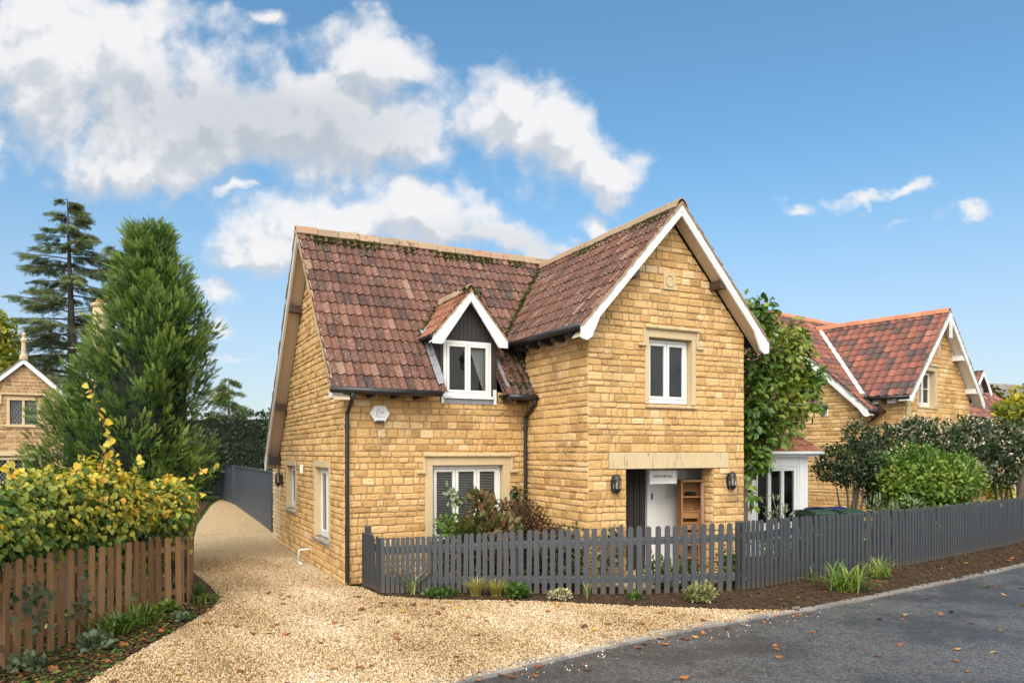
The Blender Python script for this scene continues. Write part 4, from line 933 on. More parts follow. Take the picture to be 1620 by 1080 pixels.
def far_houses():
    # cottage beyond the neighbour, seen past its gable
    o = atD(1548, 640, 37.0); o[2] = 0
    h = thing('far_cottage', 'more distant cottage with small white gabled dormer beyond the red roofed house', 'house', o, R(32))
    f = Fr((0, 0, 0), (1, 0, 0), (0, -1, 0)); MB().box(f, -.4, 4.0, 0, 4.1, -6, 0).build('wall', M['stone'], h)
    c = .8; roof_slope('roof', (-.6, -.4, 4.0), (1, 0, 0), (0, .74, .67), 4.8, 4.4, M['tile_mixed'], h, rolls=1, amp=.05)
    d = MB(); d.box(f, .3, 1.5, 4.4, 5.6, -1.6, -.5); d.prism([(.3, 5.6), (1.5, 5.6), (.9, 6.4)], f, -1.6, -.5); d = d.build('dormer', M['white_dull'], h)
    window(Fr((0, .5, 0), (1, 0, 0), (0, -1, 0)), .38, 1.42, 4.45, 5.5, d, 2, -.03, flat=True)
    for sx, x in ((1, .1), (-1, 1.7)): roof_slope('dormer_roof', (x, .2 if sx < 0 else 1.9, 5.45), (0, sx*-1.0, 0), (sx*.62, 0, .785), 1.7, 1.3, M['tile_mixed'], d, rolls=1)
    ff = Fr((0, .2, 0), (1, 0, 0), (0, -1, 0))
    for sf in (.08, 1.72): barge(ff, .9, 6.46, sf, 5.44, .0, .03, M['white'], d, w=.14, foot=.05)
    p = MB(); p.box(f, 3.3, 3.36, 3.2, 4.1, 0, .5); p.prism([(1.5, 4.05), (4.0, 4.05), (4.0, 3.55)], f, .38, .42); p.build('bargeboard', M['white'], h)
    # barn with stone slates at the picture's right edge
    o = atD(1588, 640, 46.0); o[2] = 0
    h = thing('slate_barn', 'old building with mossy grey stone slate roof at the far right', 'barn', o, R(20))
    MB().box(f, 0, 9, 0, 4.2, -7, 0).build('wall', M['stone_brown'], h)
    roof_slope('roof', (-.3, -.3, 4.2), (1, 0, 0), (0, .72, .69), 9.5, 3.9, M['slate'], h, gauge=.25, tw=.35, rolls=1, amp=.006, lift=.03)
    P = [( random.gauss(1.0, .7), 0, 0) for i in range(420)]; P = [(x, -.3+.72*t, 4.25+.69*t) for x, _, _ in P for t in [random.triangular(.2, 3.9, 3.2)]]
    scatter('moss', PUFF, P, frames(unit(len(P)), size=rng.uniform(.06, .22, len(P))), rng.random(len(P)), M['moss'], h)
    o = atD(1592, 780, 30.0); o[2] = 0
    h = thing('garden_outhouse', 'low pale stone outbuilding glimpsed under the bushes at the far right', 'outbuilding', o, R(30))
    MB().box(f, -1.2, 3, 0, 2.5, -3, 0).build('wall', M['stone_pale'], h); b = MB(); b.box(f, -.95, -.72, 0, 2.2, 0, .05); b.box(f, .2, 1.4, 1.0, 2.1, 0, .04); b.build('window', M['white'], h)
    roof_slope('roof', (-1.4, -.3, 2.4), (1, 0, 0), (0, .8, .6), 4.6, 2.2, M['slate'], h, gauge=.3, tw=.4, rolls=1, amp=.01)
    # gabled cottage on the left
    D = 26.0; o = atD(38, 745, D); o[2] = 0
    h = thing('gabled_cottage', 'brown stone gable with leaded mullioned window behind the left hedge', 'house', o, R(27))
    px = D/F; Z = lambda y: H+(CY-y)*px; X = lambda x: (x-38)*px*.845
    gw = 1.19; ze = Z(622); za = Z(572)
    stone_wall('wall', f, [(-gw, 0), (gw, 0), (gw, ze+.04), (0, za-.10), (-gw, ze+.04)], [(X(12), X(62), Z(672), Z(630)), (X(-40), X(66), Z(760), Z(722))], h, M['stone_brown'], M['mortar_pale'], ch=.13, wmin=.18, wmax=.42, depth=.012, gap=.012)
    sl = (za-ze)/gw
    c = 1/math.sqrt(1+sl*sl)
    for sg in (1, -1):
        barge(Fr((0, 0, 0), (1, 0, 0), (0, -1, 0)), 0, za+.10, sg*(gw+.12), ze-.02, .12, .16, M['white_dull'], h, w=.13, foot=.03)
        verge(f, 0, za+.10, sg*(gw+.14), ze-.02, .05, .2, M['slate'], h)
        roof_slope('roof', (sg*(gw+.16), -.12 if sg > 0 else 7, ze-.02), (0, 1.0*sg, 0), (-sg*c, 0, sl*c), 7.1, (gw+.16)/c, M['slate'], h, gauge=.22, tw=.3, rolls=1, amp=.005, lift=.03)
    fn = MB(); fn.lathe((0, -.08, za+.05), [(.13, 0), (.13, .16), (.075, .20), (.07, .62), (.10, .66), (.10, .72), (.04, .80), (.07, .90), (.02, .98)], 8); fn.build('finial', M['dressed'], h)
    def leaded(s0, s1, z0, z1, n, name='window'):
        b = MB()
        b.box(f, s0-.02, s0+.07, z0, z1, -.15, .02, .3); b.box(f, s1-.07, s1+.02, z0, z1, -.15, .02, .3); b.box(f, s0-.02, s1+.02, z1-.07, z1+.02, -.15, .021, .3); b.box(f, s0-.06, s1+.06, z0-.08, z0+.02, -.15, .07, .4)
        w_ = (s1-s0-.14)/n
        for i in range(1, n): b.box(f, s0+.07+w_*i-.04, s0+.07+w_*i+.04, z0+.02, z1-.07, -.15, .0, .3)
        o_ = b.build(name, M['dressed'], h, bevel=.008)
        for i in range(n):
            a, c_ = s0+.07+w_*i+.04*(i > 0), s0+.07+w_*(i+1)-.04*(i < n-1)
            MB().box(f, a, c_, z0+.02, z1-.07, -.13, -.12).build('pane', M['glass'], o_)
            l = MB(); st = .125; k = -12
            for k in range(-14, 15):
                for sg in (1, -1):
                    pts = clip_poly([(a+k*st-.007, z0-.2), (a+k*st+.007, z0-.2), (a+k*st+sg*1.5*.68+.007, z0+1.3), (a+k*st+sg*1.5*.68-.007, z0+1.3)], [(a, z0+.02), (c_, z0+.02), (c_, z1-.07), (a, z1-.07)])
                    if len(pts) > 2: l.prism(pts, f, -.118, -.112-.001*(sg > 0))
            l.build('leading', M['lead'], o_)
        return o_
    w = leaded(X(12), X(62), Z(672), Z(630), 2)
    hb = MB(); hb.box(f, X(12)-.22, X(62)+.22, Z(630)+.12, Z(630)+.18, 0, .09, .4)
    for s in (X(12)-.22, X(62)+.16): hb.box(f, s, s+.06, Z(630)-.18, Z(630)+.12, 0, .07, .4)
    hb.box(f, X(62)+.16, X(62)+.30, Z(630)-.23, Z(630)-.18, 0, .08, .4); hb.box(f, X(12)-.30, X(12)-.16, Z(630)-.23, Z(630)-.18, 0, .08, .4)
    hb.build('hood_mould', M['dressed'], w)
    leaded(X(-40), X(66), Z(762), Z(724), 4)
    sb = MB(); sb.box(f, -gw-.02, gw+.02, Z(721), Z(714), 0, .10, .4); sb.build('string_course', M['dressed'], h, bevel=.02)
    # its round chimney, rising behind
    o = atD(158, 700, 34.0); o[2] = 0; ztop = H+(CY-480)*34/F
    h = thing('stone_chimney', 'tall round weathered stone chimney rising behind the conifer', 'chimney', o)
    b = MB(); b.lathe((0, 0, 0), [(.40, 2), (.32, ztop-2.0), (.29, ztop-.65), (.37, ztop-.58), (.37, ztop-.50), (.30, ztop-.45), (.30, ztop-.22), (.38, ztop-.15), (.40, ztop-.05), (.30, ztop)], 16, .8); b.build('stack', M['dressed'], h)
    b = MB(); b.lathe((0, 0, ztop), [(.16, -.02), (.18, .10), (.15, .16)], 12); b.build('pot', M['ridge_red'], h)
    o = atD(139, 640, 30.0); o[2] = 0; zt = H+(CY-540)*30/F
    h = thing('tv_aerial', 'thin pale television aerial on a mast left of the chimney', 'aerial', o)
    b = MB(); b.tube([(0, 0, 0), (0, 0, zt)], .022, 6); b.build('mast', M['steel'], h)
    b = MB(); b.tube([(-.75, 0, zt-.25), (.45, 0, zt-.30)], .014, 5)
    for k in range(7): b.tube([(-.7+k*.17, -.2, zt-.25-.006*k), (-.7+k*.17, .2, zt-.25-.006*k)], .008, 4)
    b.tube([(-.45, 0, zt-1.3), (.4, 0, zt-1.25)], .014, 5); b.build('aerial_arm', M['steel'], h)
far_houses()

# ------------------------------------------------------------------ fences
def picket_mesh(hgt, wd=.078, th=.02, m=None):
    b = MB(); r = wd/2; k = 8
    pts = [(-r, 0), (r, 0)]+[(r*math.cos(math.pi*i/k), hgt-r+r*math.sin(math.pi*i/k)) for i in range(k+1)]
    b.prism(pts, Fr((0, 0, 0), (1, 0, 0), (0, -1, 0)), 0, th); return b
def picket_fence(name, label, cat, pts, step, hts, m, posts, wd=.078, round_top=True, postw=.09, group=None, off=.03, rails=(.22, .78)):
    """pickets along pts; hts = heights at the pts"""
    pts = [np.array(p[:2], float) for p in pts]; cum = np.concatenate([[0], np.cumsum([np.linalg.norm(b-a) for a, b in zip(pts[:-1], pts[1:])])])
    h = thing(name, label, cat, (pts[0][0], pts[0][1], 0), 0, group); o = np.array([pts[0][0], pts[0][1], 0]); base = {}; far_ = MB()
    run = []; s = off
    while s < cum[-1]:
        k = min(len(pts)-2, int(np.searchsorted(cum, s, side='right')-1)); d = (pts[k+1]-pts[k])/(cum[k+1]-cum[k]); run.append((pts[k]+d*(s-cum[k]), d, s)); s += float(np.interp(s, cum, step))
    for i, (p, d, s) in enumerate(run):
        hh = float(np.interp(s, cum, hts)); w_i = float(np.interp(s, cum, wd)); key = (round(hh, 2), round(w_i, 3))
        if i >= 104:
            far_.prism([(-w_i/2, .02), (w_i/2, .02), (w_i/2, hh-.03), (0, hh), (-w_i/2, hh-.03)], Fr((p[0]-o[0], p[1]-o[1], 0), (d[0], d[1], 0), (d[1], -d[0], 0)), 0, .02); continue
        if key not in base:
            ob = picket_mesh(hh, w_i).build('picket', m, h, bevel=.004); base[key] = ob
        else:
            ob = base[key].copy(); COL.objects.link(ob); ob.parent = h
        rz = math.atan2(d[1], d[0]); ob.location = (p[0]-o[0], p[1]-o[1], random.uniform(.015, .03)); ob.rotation_euler = (random.gauss(0, .008), random.gauss(0, .008), rz+random.gauss(0, .02))
    if far_.v: far_.build('picket', m, h)['kind'] = 'stuff'
    for fz in rails:
        b = MB()
        for k, (a, c) in enumerate(zip(pts[:-1], pts[1:])):
            d = (c-a)/np.linalg.norm(c-a); n = np.array([-d[1], d[0]]); z0, z1 = hts[k]*fz, hts[k+1]*fz
            q = [np.array([*(p_+n*w_-o[:2]), z]) for p_, z in ((a, z0), (c, z1)) for w_ in (.003, .038) for z in (z-.04, z+.04)]
            b.add(q, [(0, 1, 3, 2), (4, 6, 7, 5), (0, 4, 5, 1), (2, 3, 7, 6), (0, 2, 6, 4), (1, 5, 7, 3)], random.random())
        b.build('rail', m, h)
    for s, ph in posts:
        x = float(np.interp(s, cum, [p[0] for p in pts])); y = float(np.interp(s, cum, [p[1] for p in pts])); k = min(len(pts)-2, int(np.searchsorted(cum, s, side='right')-1)); d = pts[k+1]-pts[k]; d /= np.linalg.norm(d); n = np.array([-d[1], d[0]])
        fr = Fr((x+n[0]*.04-o[0], y+n[1]*.04-o[1], 0), (d[0], d[1], 0), (n[0], n[1], 0)); b = MB(); b.box(fr, -postw/2, postw/2, 0, ph, 0, postw); b.build('post', m, h, bevel=.006)
    return h
FA = G([(574, 927), (604, 939), (675, 937), (815, 940), (1014, 941), (1163, 936)]); FA[2] = FA[2]+np.array([0, -.05])
LA = np.concatenate([[0], np.cumsum([np.linalg.norm(b-a) for a, b in zip(FA[:-1], FA[1:])])])
picket_fence('picket_fence', 'dark grey picket fence along the front garden from the house corner past the porch', 'fence', FA, [.075, .075, .095, .125, .155, .158], [.93, .90, .92, 1.03, 1.11, 1.145], M['grey_paint'],
             [(.03, 1.05), (LA[2]+.12, .95), (LA[3], .96), (LA[4], 1.0)], wd=[.052, .052, .060, .075, .082, .082])
FB = G([(1174, 935), (1249, 922), (1421, 898), (1530, 877), (1620, 857)])+[np.array([19.5, 24.2])]
FB = [np.array(p) for p in FB]
picket_fence('picket_fence', 'dark grey picket fence running right along the road in front of the bushes', 'fence', FB, [.128]*6, [1.16]*6, M['grey_paint'], [(.02, 1.17), (2.0, 1.05), (4.2, 1.05), (6.4, 1.05), (9, 1.05), (12, 1.05)], wd=[.073]*6)
LP = [np.array(p) for p in ([gnd(-60, 1096)[:2]]+G([(16, 1055), (135, 1010), (255, 967)])+[gnd(296, 958)[:2], gnd(303, 938)[:2], gnd(304, 900)[:2]])]
def brown_fence():
    pts = LP; h = thing('timber_fence', 'weathered brown timber picket fence with the yellowing climber over it', 'fence', (pts[0][0], pts[0][1], 0)); o = np.array([pts[0][0], pts[0][1]])
    for i, (p, d) in enumerate(polyline(pts, .180, .05)):
        if i > 60: break
        hh = float(np.interp(p[1], [8, 11.5], [1.15, 1.05]))+random.uniform(-.02, .03); r = .043; b = MB()
        b.prism([(-r, 0), (r, 0), (r, hh-.03), (r-.02, hh), (-r+.02, hh), (-r, hh-.03)], Fr((0, 0, 0), (1, 0, 0), (0, -1, 0)), 0, .024, random.random())
        ob = b.build('picket', M['fence_wood'], h, bevel=.004); ob.location = (p[0]-o[0], p[1]-o[1], .02); ob.rotation_euler = (random.gauss(0, .01), random.gauss(0, .014), math.atan2(d[1], d[0])+random.gauss(0, .05))
    for z in (.25, .90):
        b = MB()
        for a, c in zip(pts[:-1], pts[1:]):
            d = (c-a)/np.linalg.norm(c-a); b.box(Fr((a[0]-o[0], a[1]-o[1], 0), (d[0], d[1], 0), (-d[1], d[0], 0)), 0, float(np.linalg.norm(c-a)), z-.04, z+.04, .002, .035, random.random())
        b.build('rail', M['fence_wood'], h)
    for k in (1, 3, 4):
        a = pts[k]; d = pts[k+1]-a; d /= np.linalg.norm(d); b = MB(); b.box(Fr((a[0]-o[0]-d[1]*.04, a[1]-o[1]+d[0]*.04, 0), (d[0], d[1], 0), (-d[1], d[0], 0)), -.045, .045, 0, 1.0, 0, .09, .2); b.build('post', M['fence_wood'], h)
brown_fence()
def panel_fence(label, p0, p1, h0, h1):
    a = np.array(p0[:2]); c = np.array(p1[:2]); L = np.linalg.norm(c-a); d = (c-a)/L; h = thing('panel_fence', label, 'fence', (a[0], a[1], 0)); fr = Fr((0, 0, 0), (d[0], d[1], 0), (d[1], -d[0], 0)); x = 0
    b = MB()
    while x < L:
        e = min(L, x+.14); t = x/L; z = h0+(h1-h0)*t; b.prism([(x, .15), (e-.008, .15), (e-.008, z), (x, z)], fr, 0, .02+random.uniform(-.003, .003), random.random()); x = e
    b.build('boards', M['panel'], h); b = MB(); b.prism([(0, 0), (L, 0), (L, .17), (0, .17)], fr, -.02, .035); b.build('gravel_board', M['panel'], h)
    b = MB(); b.prism([(-.02, h0), (L, h1), (L, h1+.05), (-.02, h0+.05)], fr, -.03, .05); b.build('capping', M['panel'], h)
    for s, z in ((0, h0), (L, h1)): b = MB(); b.box(fr, s-.06, s+.06, 0, z+.03, -.08, .06); b.build('post', M['panel'], h)
panel_fence('dark grey close-boarded fence panel along the drive, nearer to the house', gnd(433, 841), gnd(371, 797), 1.74, 1.70)
panel_fence('dark grey fence panel closing the far end of the drive', gnd(370, 796), gnd(350, 789.5), 1.72, 1.62)

# ------------------------------------------------------------------ plants
def blobs_points(blobs, n, shell=.55):
    """points in a union of ellipsoids (cx,cy,cz,rx,ry,rz), mostly near their surface, with outward directions"""
    vol = np.array([b[3]*b[4]+b[4]*b[5]+b[3]*b[5] for b in blobs]); k = rng.choice(len(blobs), n, p=vol/vol.sum()); B = np.array(blobs)[k]
    d = unit(n); r = np.where(rng.random(n) < .75, rng.uniform(shell, 1.05, n), rng.uniform(.2, 1.0, n))
    p = B[:, :3]+d*B[:, 3:6]*r[:, None]
    nn = d/B[:, 3:6]; nn /= np.linalg.norm(nn, axis=1, keepdims=True); return p, nn
def clump_tint(p, sc, amp=.25):
    """slow natural variation of leaf colour between sprigs"""
    ph = rng.uniform(0, 6, 6); q = p*sc
    return amp*(np.sin(q[:, 0]*2.1+ph[0])+np.sin(q[:, 1]*2.7+ph[1])+np.sin(q[:, 2]*2.4+ph[2]))/2
def stems(name, base, tips, r0, r1, m, parent, wob=.06, n=5):
    b = MB()
    for t in tips:
        a = np.array(base if not callable(base) else base(t), float); t = np.array(t, float); pts = []
        for i in range(n):
            f = i/(n-1); pts.append(a+(t-a)*f+np.array([random.gauss(0, wob), random.gauss(0, wob), 0])*math.sin(math.pi*f)+np.array([0, 0, .12*np.linalg.norm(t-a)*math.sin(math.pi*f)]))
        b.tube(pts, [r0+(r1-r0)*i/(n-1) for i in range(n)], 6, t=random.random())
    return b.build(name, m, parent, smooth=True)
def shrub(name, label, cat, loc, blobs, n, size, tm, m, tint0=.45, spread=.22, up=.35, out=.7, droop=0.0, stemn=7, shell=.5, group=None, csc=3.0, camp=.22, extra=None, bark='bark', r0=.018, smin=.6):
    t = thing(name, label, cat, (loc[0], loc[1], 0), 0, group)
    p, nn = blobs_points(blobs, n, shell)
    keep = p[:, 2] > .03; p = p[keep]; nn = nn[keep]; k = len(p)
    fw = nn*out+unit(k)*.6+np.array([0, 0, up-droop])
    ti = np.clip(tint0+rng.normal(0, spread*.6, k)+clump_tint(p, csc, camp), 0, 1)
    scatter('foliage', tm, p, frames(fw, size=size*rng.uniform(smin, 1.25, k), nrm=nn*.5+np.array([0, 0, .9])+unit(k)*.55), ti, M[m], t)
    bl = [b[:3] for b in blobs]
    stems('stem', lambda q: (q[0]*.25+random.gauss(0, .03), q[1]*.25+random.gauss(0, .03), 0), [random.choice(bl)+np.array([random.gauss(0, .1), random.gauss(0, .1), 0]) for _ in range(stemn)] if False else [tuple(np.array(random.choice(bl))+rng.normal(0, .08, 3)) for _ in range(stemn)], r0, r0*.3, M[bark], t)
    if extra: extra(t, p, nn)
    return t

def big_conifer():
    D = 15.0; px = D/F; o = atD(212, 715, D); o[2] = 0
    t = thing('conifer_tree', 'dense bright green cone-shaped conifer behind the left hedge', 'tree', o)
    prof = [(372, 6, 238), (390, 16, 238), (415, 26, 240), (450, 46, 243), (500, 70, 254), (560, 94, 248), (620, 122, 226), (680, 146, 210), (730, 154, 204), (800, 118, 200), (880, 95, 196), (940, 70, 196)]
    zs = [H+(CY-q[0])*px for q in prof][::-1]; rs = [q[1]*px*.80 for q in prof][::-1]; cs = [(q[2]-212)*px for q in prof][::-1]
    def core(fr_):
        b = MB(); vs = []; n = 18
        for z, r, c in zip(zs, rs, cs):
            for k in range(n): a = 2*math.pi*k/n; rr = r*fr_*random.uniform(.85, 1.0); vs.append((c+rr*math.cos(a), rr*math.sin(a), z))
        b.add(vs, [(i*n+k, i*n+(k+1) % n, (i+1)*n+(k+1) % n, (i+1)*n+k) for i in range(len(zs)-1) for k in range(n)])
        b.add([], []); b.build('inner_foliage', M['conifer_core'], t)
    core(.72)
    b = MB(); b.tube([(0, 0, -.1), (0, 0, 2), (.3, 0, zs[-1]-.2)], [.16, .13, .03], 8); b.build('trunk', M['bark'], t)
    # flame-like sprays in upswept clumps
    nc = 640; z = rng.uniform(0, 1, nc)**.85; z = zs[0]+(zs[-1]-.15-zs[0])*z; a = rng.uniform(0, 2*np.pi, nc); a = np.where(rng.random(nc) < .75, -np.abs(a-np.pi), a)
    r = np.interp(z, zs, rs)*rng.uniform(.62, 1.05, nc)*(1+.10*np.sin(a*3+z*2)+.08*np.sin(a*7-z*5)); c = np.interp(z, zs, cs)
    cp = np.column_stack([c+r*np.cos(a), r*np.sin(a), z]); ax = np.column_stack([np.cos(a)*.60, np.sin(a)*.60, np.full(nc, .80)])+rng.normal(0, .16, (nc, 3)); ax /= np.linalg.norm(ax, axis=1, keepdims=True)
    ct = rng.normal(0, .12, nc)
    per = 34; k = np.repeat(np.arange(nc), per); n = len(k); L = rng.uniform(-.28, .42, n)
    wid = .15*(1-np.clip(L, 0, .5)*1.6)
    off = unit(n)*wid[:, None]; out = np.column_stack([np.cos(a), np.sin(a), np.zeros(nc)])[k]
    p = cp[k]+ax[k]*L[:, None]+off; fw = ax[k]*1.0+off/wid[:, None]*.42+out*.15
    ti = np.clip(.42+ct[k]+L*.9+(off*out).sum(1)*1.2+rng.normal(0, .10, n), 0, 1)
    s = rng.uniform(.10, .20, n)
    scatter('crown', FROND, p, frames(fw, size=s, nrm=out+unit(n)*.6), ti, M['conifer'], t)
    # thin leaders at the top
    P = []; Fw = []; tb = MB()
    for lx, ty in ((-14, 392), (8, 352), (26, 372), (48, 412), (-34, 428), (66, 440), (84, 500)):
        bx = (238+lx-212)*px; zt = H+(CY-ty)*px; y0 = random.uniform(-.5, .2); zb = zt-random.uniform(.8, 1.2); lean = random.gauss(.03, .08)
        tb.tube([(bx, y0, zb), (bx+lean*.5, y0, (zb+zt)/2), (bx+lean, y0, zt)], [.02, .012, .004], 5)
        for i in range(58):
            f = random.random(); an = random.uniform(0, 6.28); e = random.uniform(.0, .20)*(1-f*.85); P.append((bx+lean*f+e*math.cos(an), y0+e*math.sin(an), zb+(zt-zb)*f)); Fw.append((math.cos(an)*.6+random.gauss(0, .15), math.sin(an)*.6, .6))
    tb.build('leader', M['bark'], t); n = len(P)
    scatter('leader_spray', FROND, P, frames(Fw, size=rng.uniform(.10, .21, n)), np.clip(rng.normal(.35, .15, n), 0, 1), M['conifer'], t)
big_conifer()

def spruce(label, x, ytop, ybase, D, half, nb, lean=0, dens=1.0, shape=1.0, tiptint=.4, droop=.35):
    px = D/F; o = atD(x, 715, D); o[2] = 0; zt = H+(CY-ytop)*px; zb = H+(CY-ybase)*px; Lm = half*px
    t = thing('spruce_tree', label, 'tree', o); b = MB(); b.tube([(0, 0, 0), (lean*.3, 0, zt*.5), (lean, 0, zt)], [.02*zt, .013*zt, .02], 8); b.build('trunk', M['bark'], t)
    br = MB(); P = []; Fw = []; T = []
    for i in range(nb):
        f = (i+random.random())/nb; z = zb+(zt-zb)*(f**.92); ln = Lm*((1-f)**shape)*random.uniform(.55, 1.12)+.25; a = random.uniform(0, 6.28); cx = lean*z/zt
        d = np.array([math.cos(a), math.sin(a)*.8, 0]); pts = []
        up = random.uniform(.0, .22)
        for s in np.linspace(0, 1, 6): pts.append(np.array([cx, 0, z])+d*ln*s+np.array([0, 0, ln*(up*s-droop*.55*s*s+.16*max(0, s-.7))]))
        br.tube(pts, [.012+.012*ln*(1-s) for s in np.linspace(0, 1, 6)], 5)
        side = np.array([-d[1], d[0], 0]); m = int((10+ln*13)*dens)
        for k in range(m):
            s = random.random()**.7*.95+.05; q = pts[0]+(pts[-1]-pts[0])*s; i0 = min(4, int(s*5)); q = pts[i0]+(pts[i0+1]-pts[i0])*(s*5-i0); sg = random.choice((-1, 1)); w_ = ln*.24*(1-s*.6)*random.random()
            P.append(q+side*sg*w_+np.array([0, 0, -w_*.25-abs(random.gauss(0, .12))*(.3+ln*.2)])); Fw.append(d*.8+side*sg*.75+np.array([0, 0, -.28+random.gauss(0, .15)])); T.append(random.gauss(tiptint-.15+.25*s, .12))
    br.build('branch', M['bark'], t); n = len(P)
    scatter('crown', TWIG, P, frames(Fw, size=rng.uniform(.30, .62, n)*D/40, nrm=np.array([0, -.5, .8])+unit(n)*.8), np.clip(T, 0, 1), M['spruce'], t, False)
    return t
spruce('tall open spruce with drooping tiers of branches behind the left cottage', 118, 314, 705, 40, 150, 112, -.4, 1.9, .75, droop=.22)
spruce('narrow thin conifer between the tall spruce and the big green cone', 176, 388, 700, 44, 58, 70, .2, 1.6, .8)
spruce('small dark conifer beyond the clipped hedge at the end of the drive', 362, 596, 720, 62, 46, 44, 0, 1.0, .8)
spruce('dark conifer low behind the gable of the left cottage', 62, 560, 720, 48, 75, 44, 0, 1.0)

def hedge_climber():
    h = thing('yellowing_climber', 'big climbing shrub with heart-shaped green and yellow leaves sprawling over the brown fence', 'climber', (LP[0][0], LP[0][1], 0)); o = np.array([LP[0][0], LP[0][1], 0])
    path = [LP[0], LP[1], LP[2], LP[3], LP[4], LP[5]]
    blobs = []
    for i, (p, d) in enumerate(polyline(path, .30)):
        s = p[1]; n = np.array([-d[1], d[0]]); top = np.interp(s, [7.5, 8.3, 9.3, 10.5, 11.5, 12.6], [1.98, 2.08, 2.28, 2.14, 1.95, 1.72]); q = p+n*.28-o[:2]
        lo = np.interp(s, [7.8, 9, 11.5], [.98, .98, 1.06]); zc = (lo+top)/2
        blobs.append((q[0]+random.gauss(0, .06), q[1], zc, .42, .40, (top-lo)/2*random.uniform(.72, 1.22)))
    n = 9500; p, nn = blobs_points(blobs, n, .72); fw = nn*.55+unit(n)*.45+np.array([0, 0, -.75]); hgt = (p[:, 2]-1.1)/1.1
    yy = p[:, 1]+o[1]
    ti = np.clip(.25+.40*hgt+np.clip((yy-8.4)/4.0, -.1, .5)*.34+rng.normal(0, .17, n)+clump_tint(p, 4.0, .16), 0, 1)
    scatter('leaves', HEART, p, frames(fw, size=rng.uniform(.042, .092, n), nrm=nn*1.1+np.array([0, -.15, .45])+unit(n)*.5), ti, M['hedge_y'], h)
    # inner dead growth keeps the mass from being see-through
    n = 2600; p, nn = blobs_points(blobs, n, .1); p = p[:, :]*1.0
    scatter('inner_leaves', HEART, p, frames(unit(n)+np.array([0, 0, -.5]), size=rng.uniform(.06, .11, n)), np.clip(rng.normal(.12, .1, n), 0, 1), M['hedge_y'], h)
    # trailing shoots
    P = []; Fw = []; T = []; Nn = []
    def shoot(a, b, sag, nl, ti_, sz=1.0):
        a = np.array(a)-o; b = np.array(b)-o; pts = [a+(b-a)*s+np.array([0, 0, sag*math.sin(math.pi*s)]) for s in np.linspace(0, 1, 9)]
        sh = MB(); sh.tube(pts, [.009-.006*s for s in np.linspace(0, 1, 9)], 5); sh.build('shoot', M['bark'], h)
        for i in range(nl):
            s = (i+.5)/nl; k = min(7, int(s*8)); q = pts[k]+(pts[k+1]-pts[k])*(s*8-k); P.append(q+rng.normal(0, .025, 3)); Fw.append(unit(1)[0]*.8+np.array([0, 0, -.5])); T.append(random.gauss(ti_, .12)); Nn.append(unit(1)[0]+np.array([0, -.7, .5]))
    shoot(atD(188, 740, 9.4), atD(138, 607, 9.2), .05, 20, .85); shoot(atD(160, 745, 9.1), atD(172, 690, 9.0), 0, 12, .72)
    shoot(atD(262, 790, 11.3), atD(345, 737, 11.2), .10, 20, .88); shoot(atD(255, 800, 11.2), atD(333, 778, 11.0), .06, 14, .8); shoot(atD(210, 770, 10.2), atD(225, 722, 10.2), .02, 12, .8)
    shoot(atD(120, 750, 8.8), atD(133, 716, 8.8), .02, 10, .8); shoot(atD(20, 760, 8.2), atD(12, 733, 8.1), .02, 9, .9); shoot(atD(60, 760, 8.3), atD(75, 735, 8.3), .02, 9, .75)
    for x, y0, y1, D in ((258, 850, 915, 11.35), (235, 870, 912, 11.2), (180, 870, 905, 10.2), (155, 880, 895, 9.9), (285, 850, 900, 11.45), (90, 880, 900, 8.9), (300, 800, 870, 11.6), (268, 850, 880, 11.4)):
        shoot(atD(x, y0, D-.06), atD(x+random.uniform(-6, 6), y1, D-.1), 0, 8, .62)
    n = len(P); scatter('shoot_leaves', HEART, P, frames(Fw, size=rng.uniform(.055, .11, n), nrm=Nn), np.clip(T, 0, 1), M['hedge_y'], h)
    tips = [tuple(np.array(b[:3])) for b in blobs[::2]]
    stems('stem', lambda q: (q[0]+random.gauss(0, .1), q[1]+random.gauss(0, .1), 0), tips, .02, .008, M['bark'], h)
    # green shoots low between the pickets
    P = []
    for x, y, D in ((40, 945, 8.3), (45, 925, 8.35), (70, 940, 8.5), (130, 920, 9.3), (133, 945, 9.3), (190, 935, 10.2), (165, 945, 9.8), (200, 920, 10.4), (60, 990, 8.4), (210, 945, 10.6), (250, 935, 11.2), (175, 960, 10.0), (110, 965, 9.0), (25, 960, 8.1), (240, 960, 11.0), (275, 915, 11.5)):
        c = atD(x, y, D+.02)-o
        for i in range(16): P.append(c+rng.normal(0, .075, 3))
    n = len(P); scatter('low_leaves', HEART, P, frames(unit(n)*.7+np.array([0, 0, -.5]), size=rng.uniform(.05, .10, n), nrm=unit(n)*.6+np.array([0, -1, .4])), np.clip(rng.normal(.16, .07, n), 0, 1), M['leaf_grey'], h)
hedge_climber()

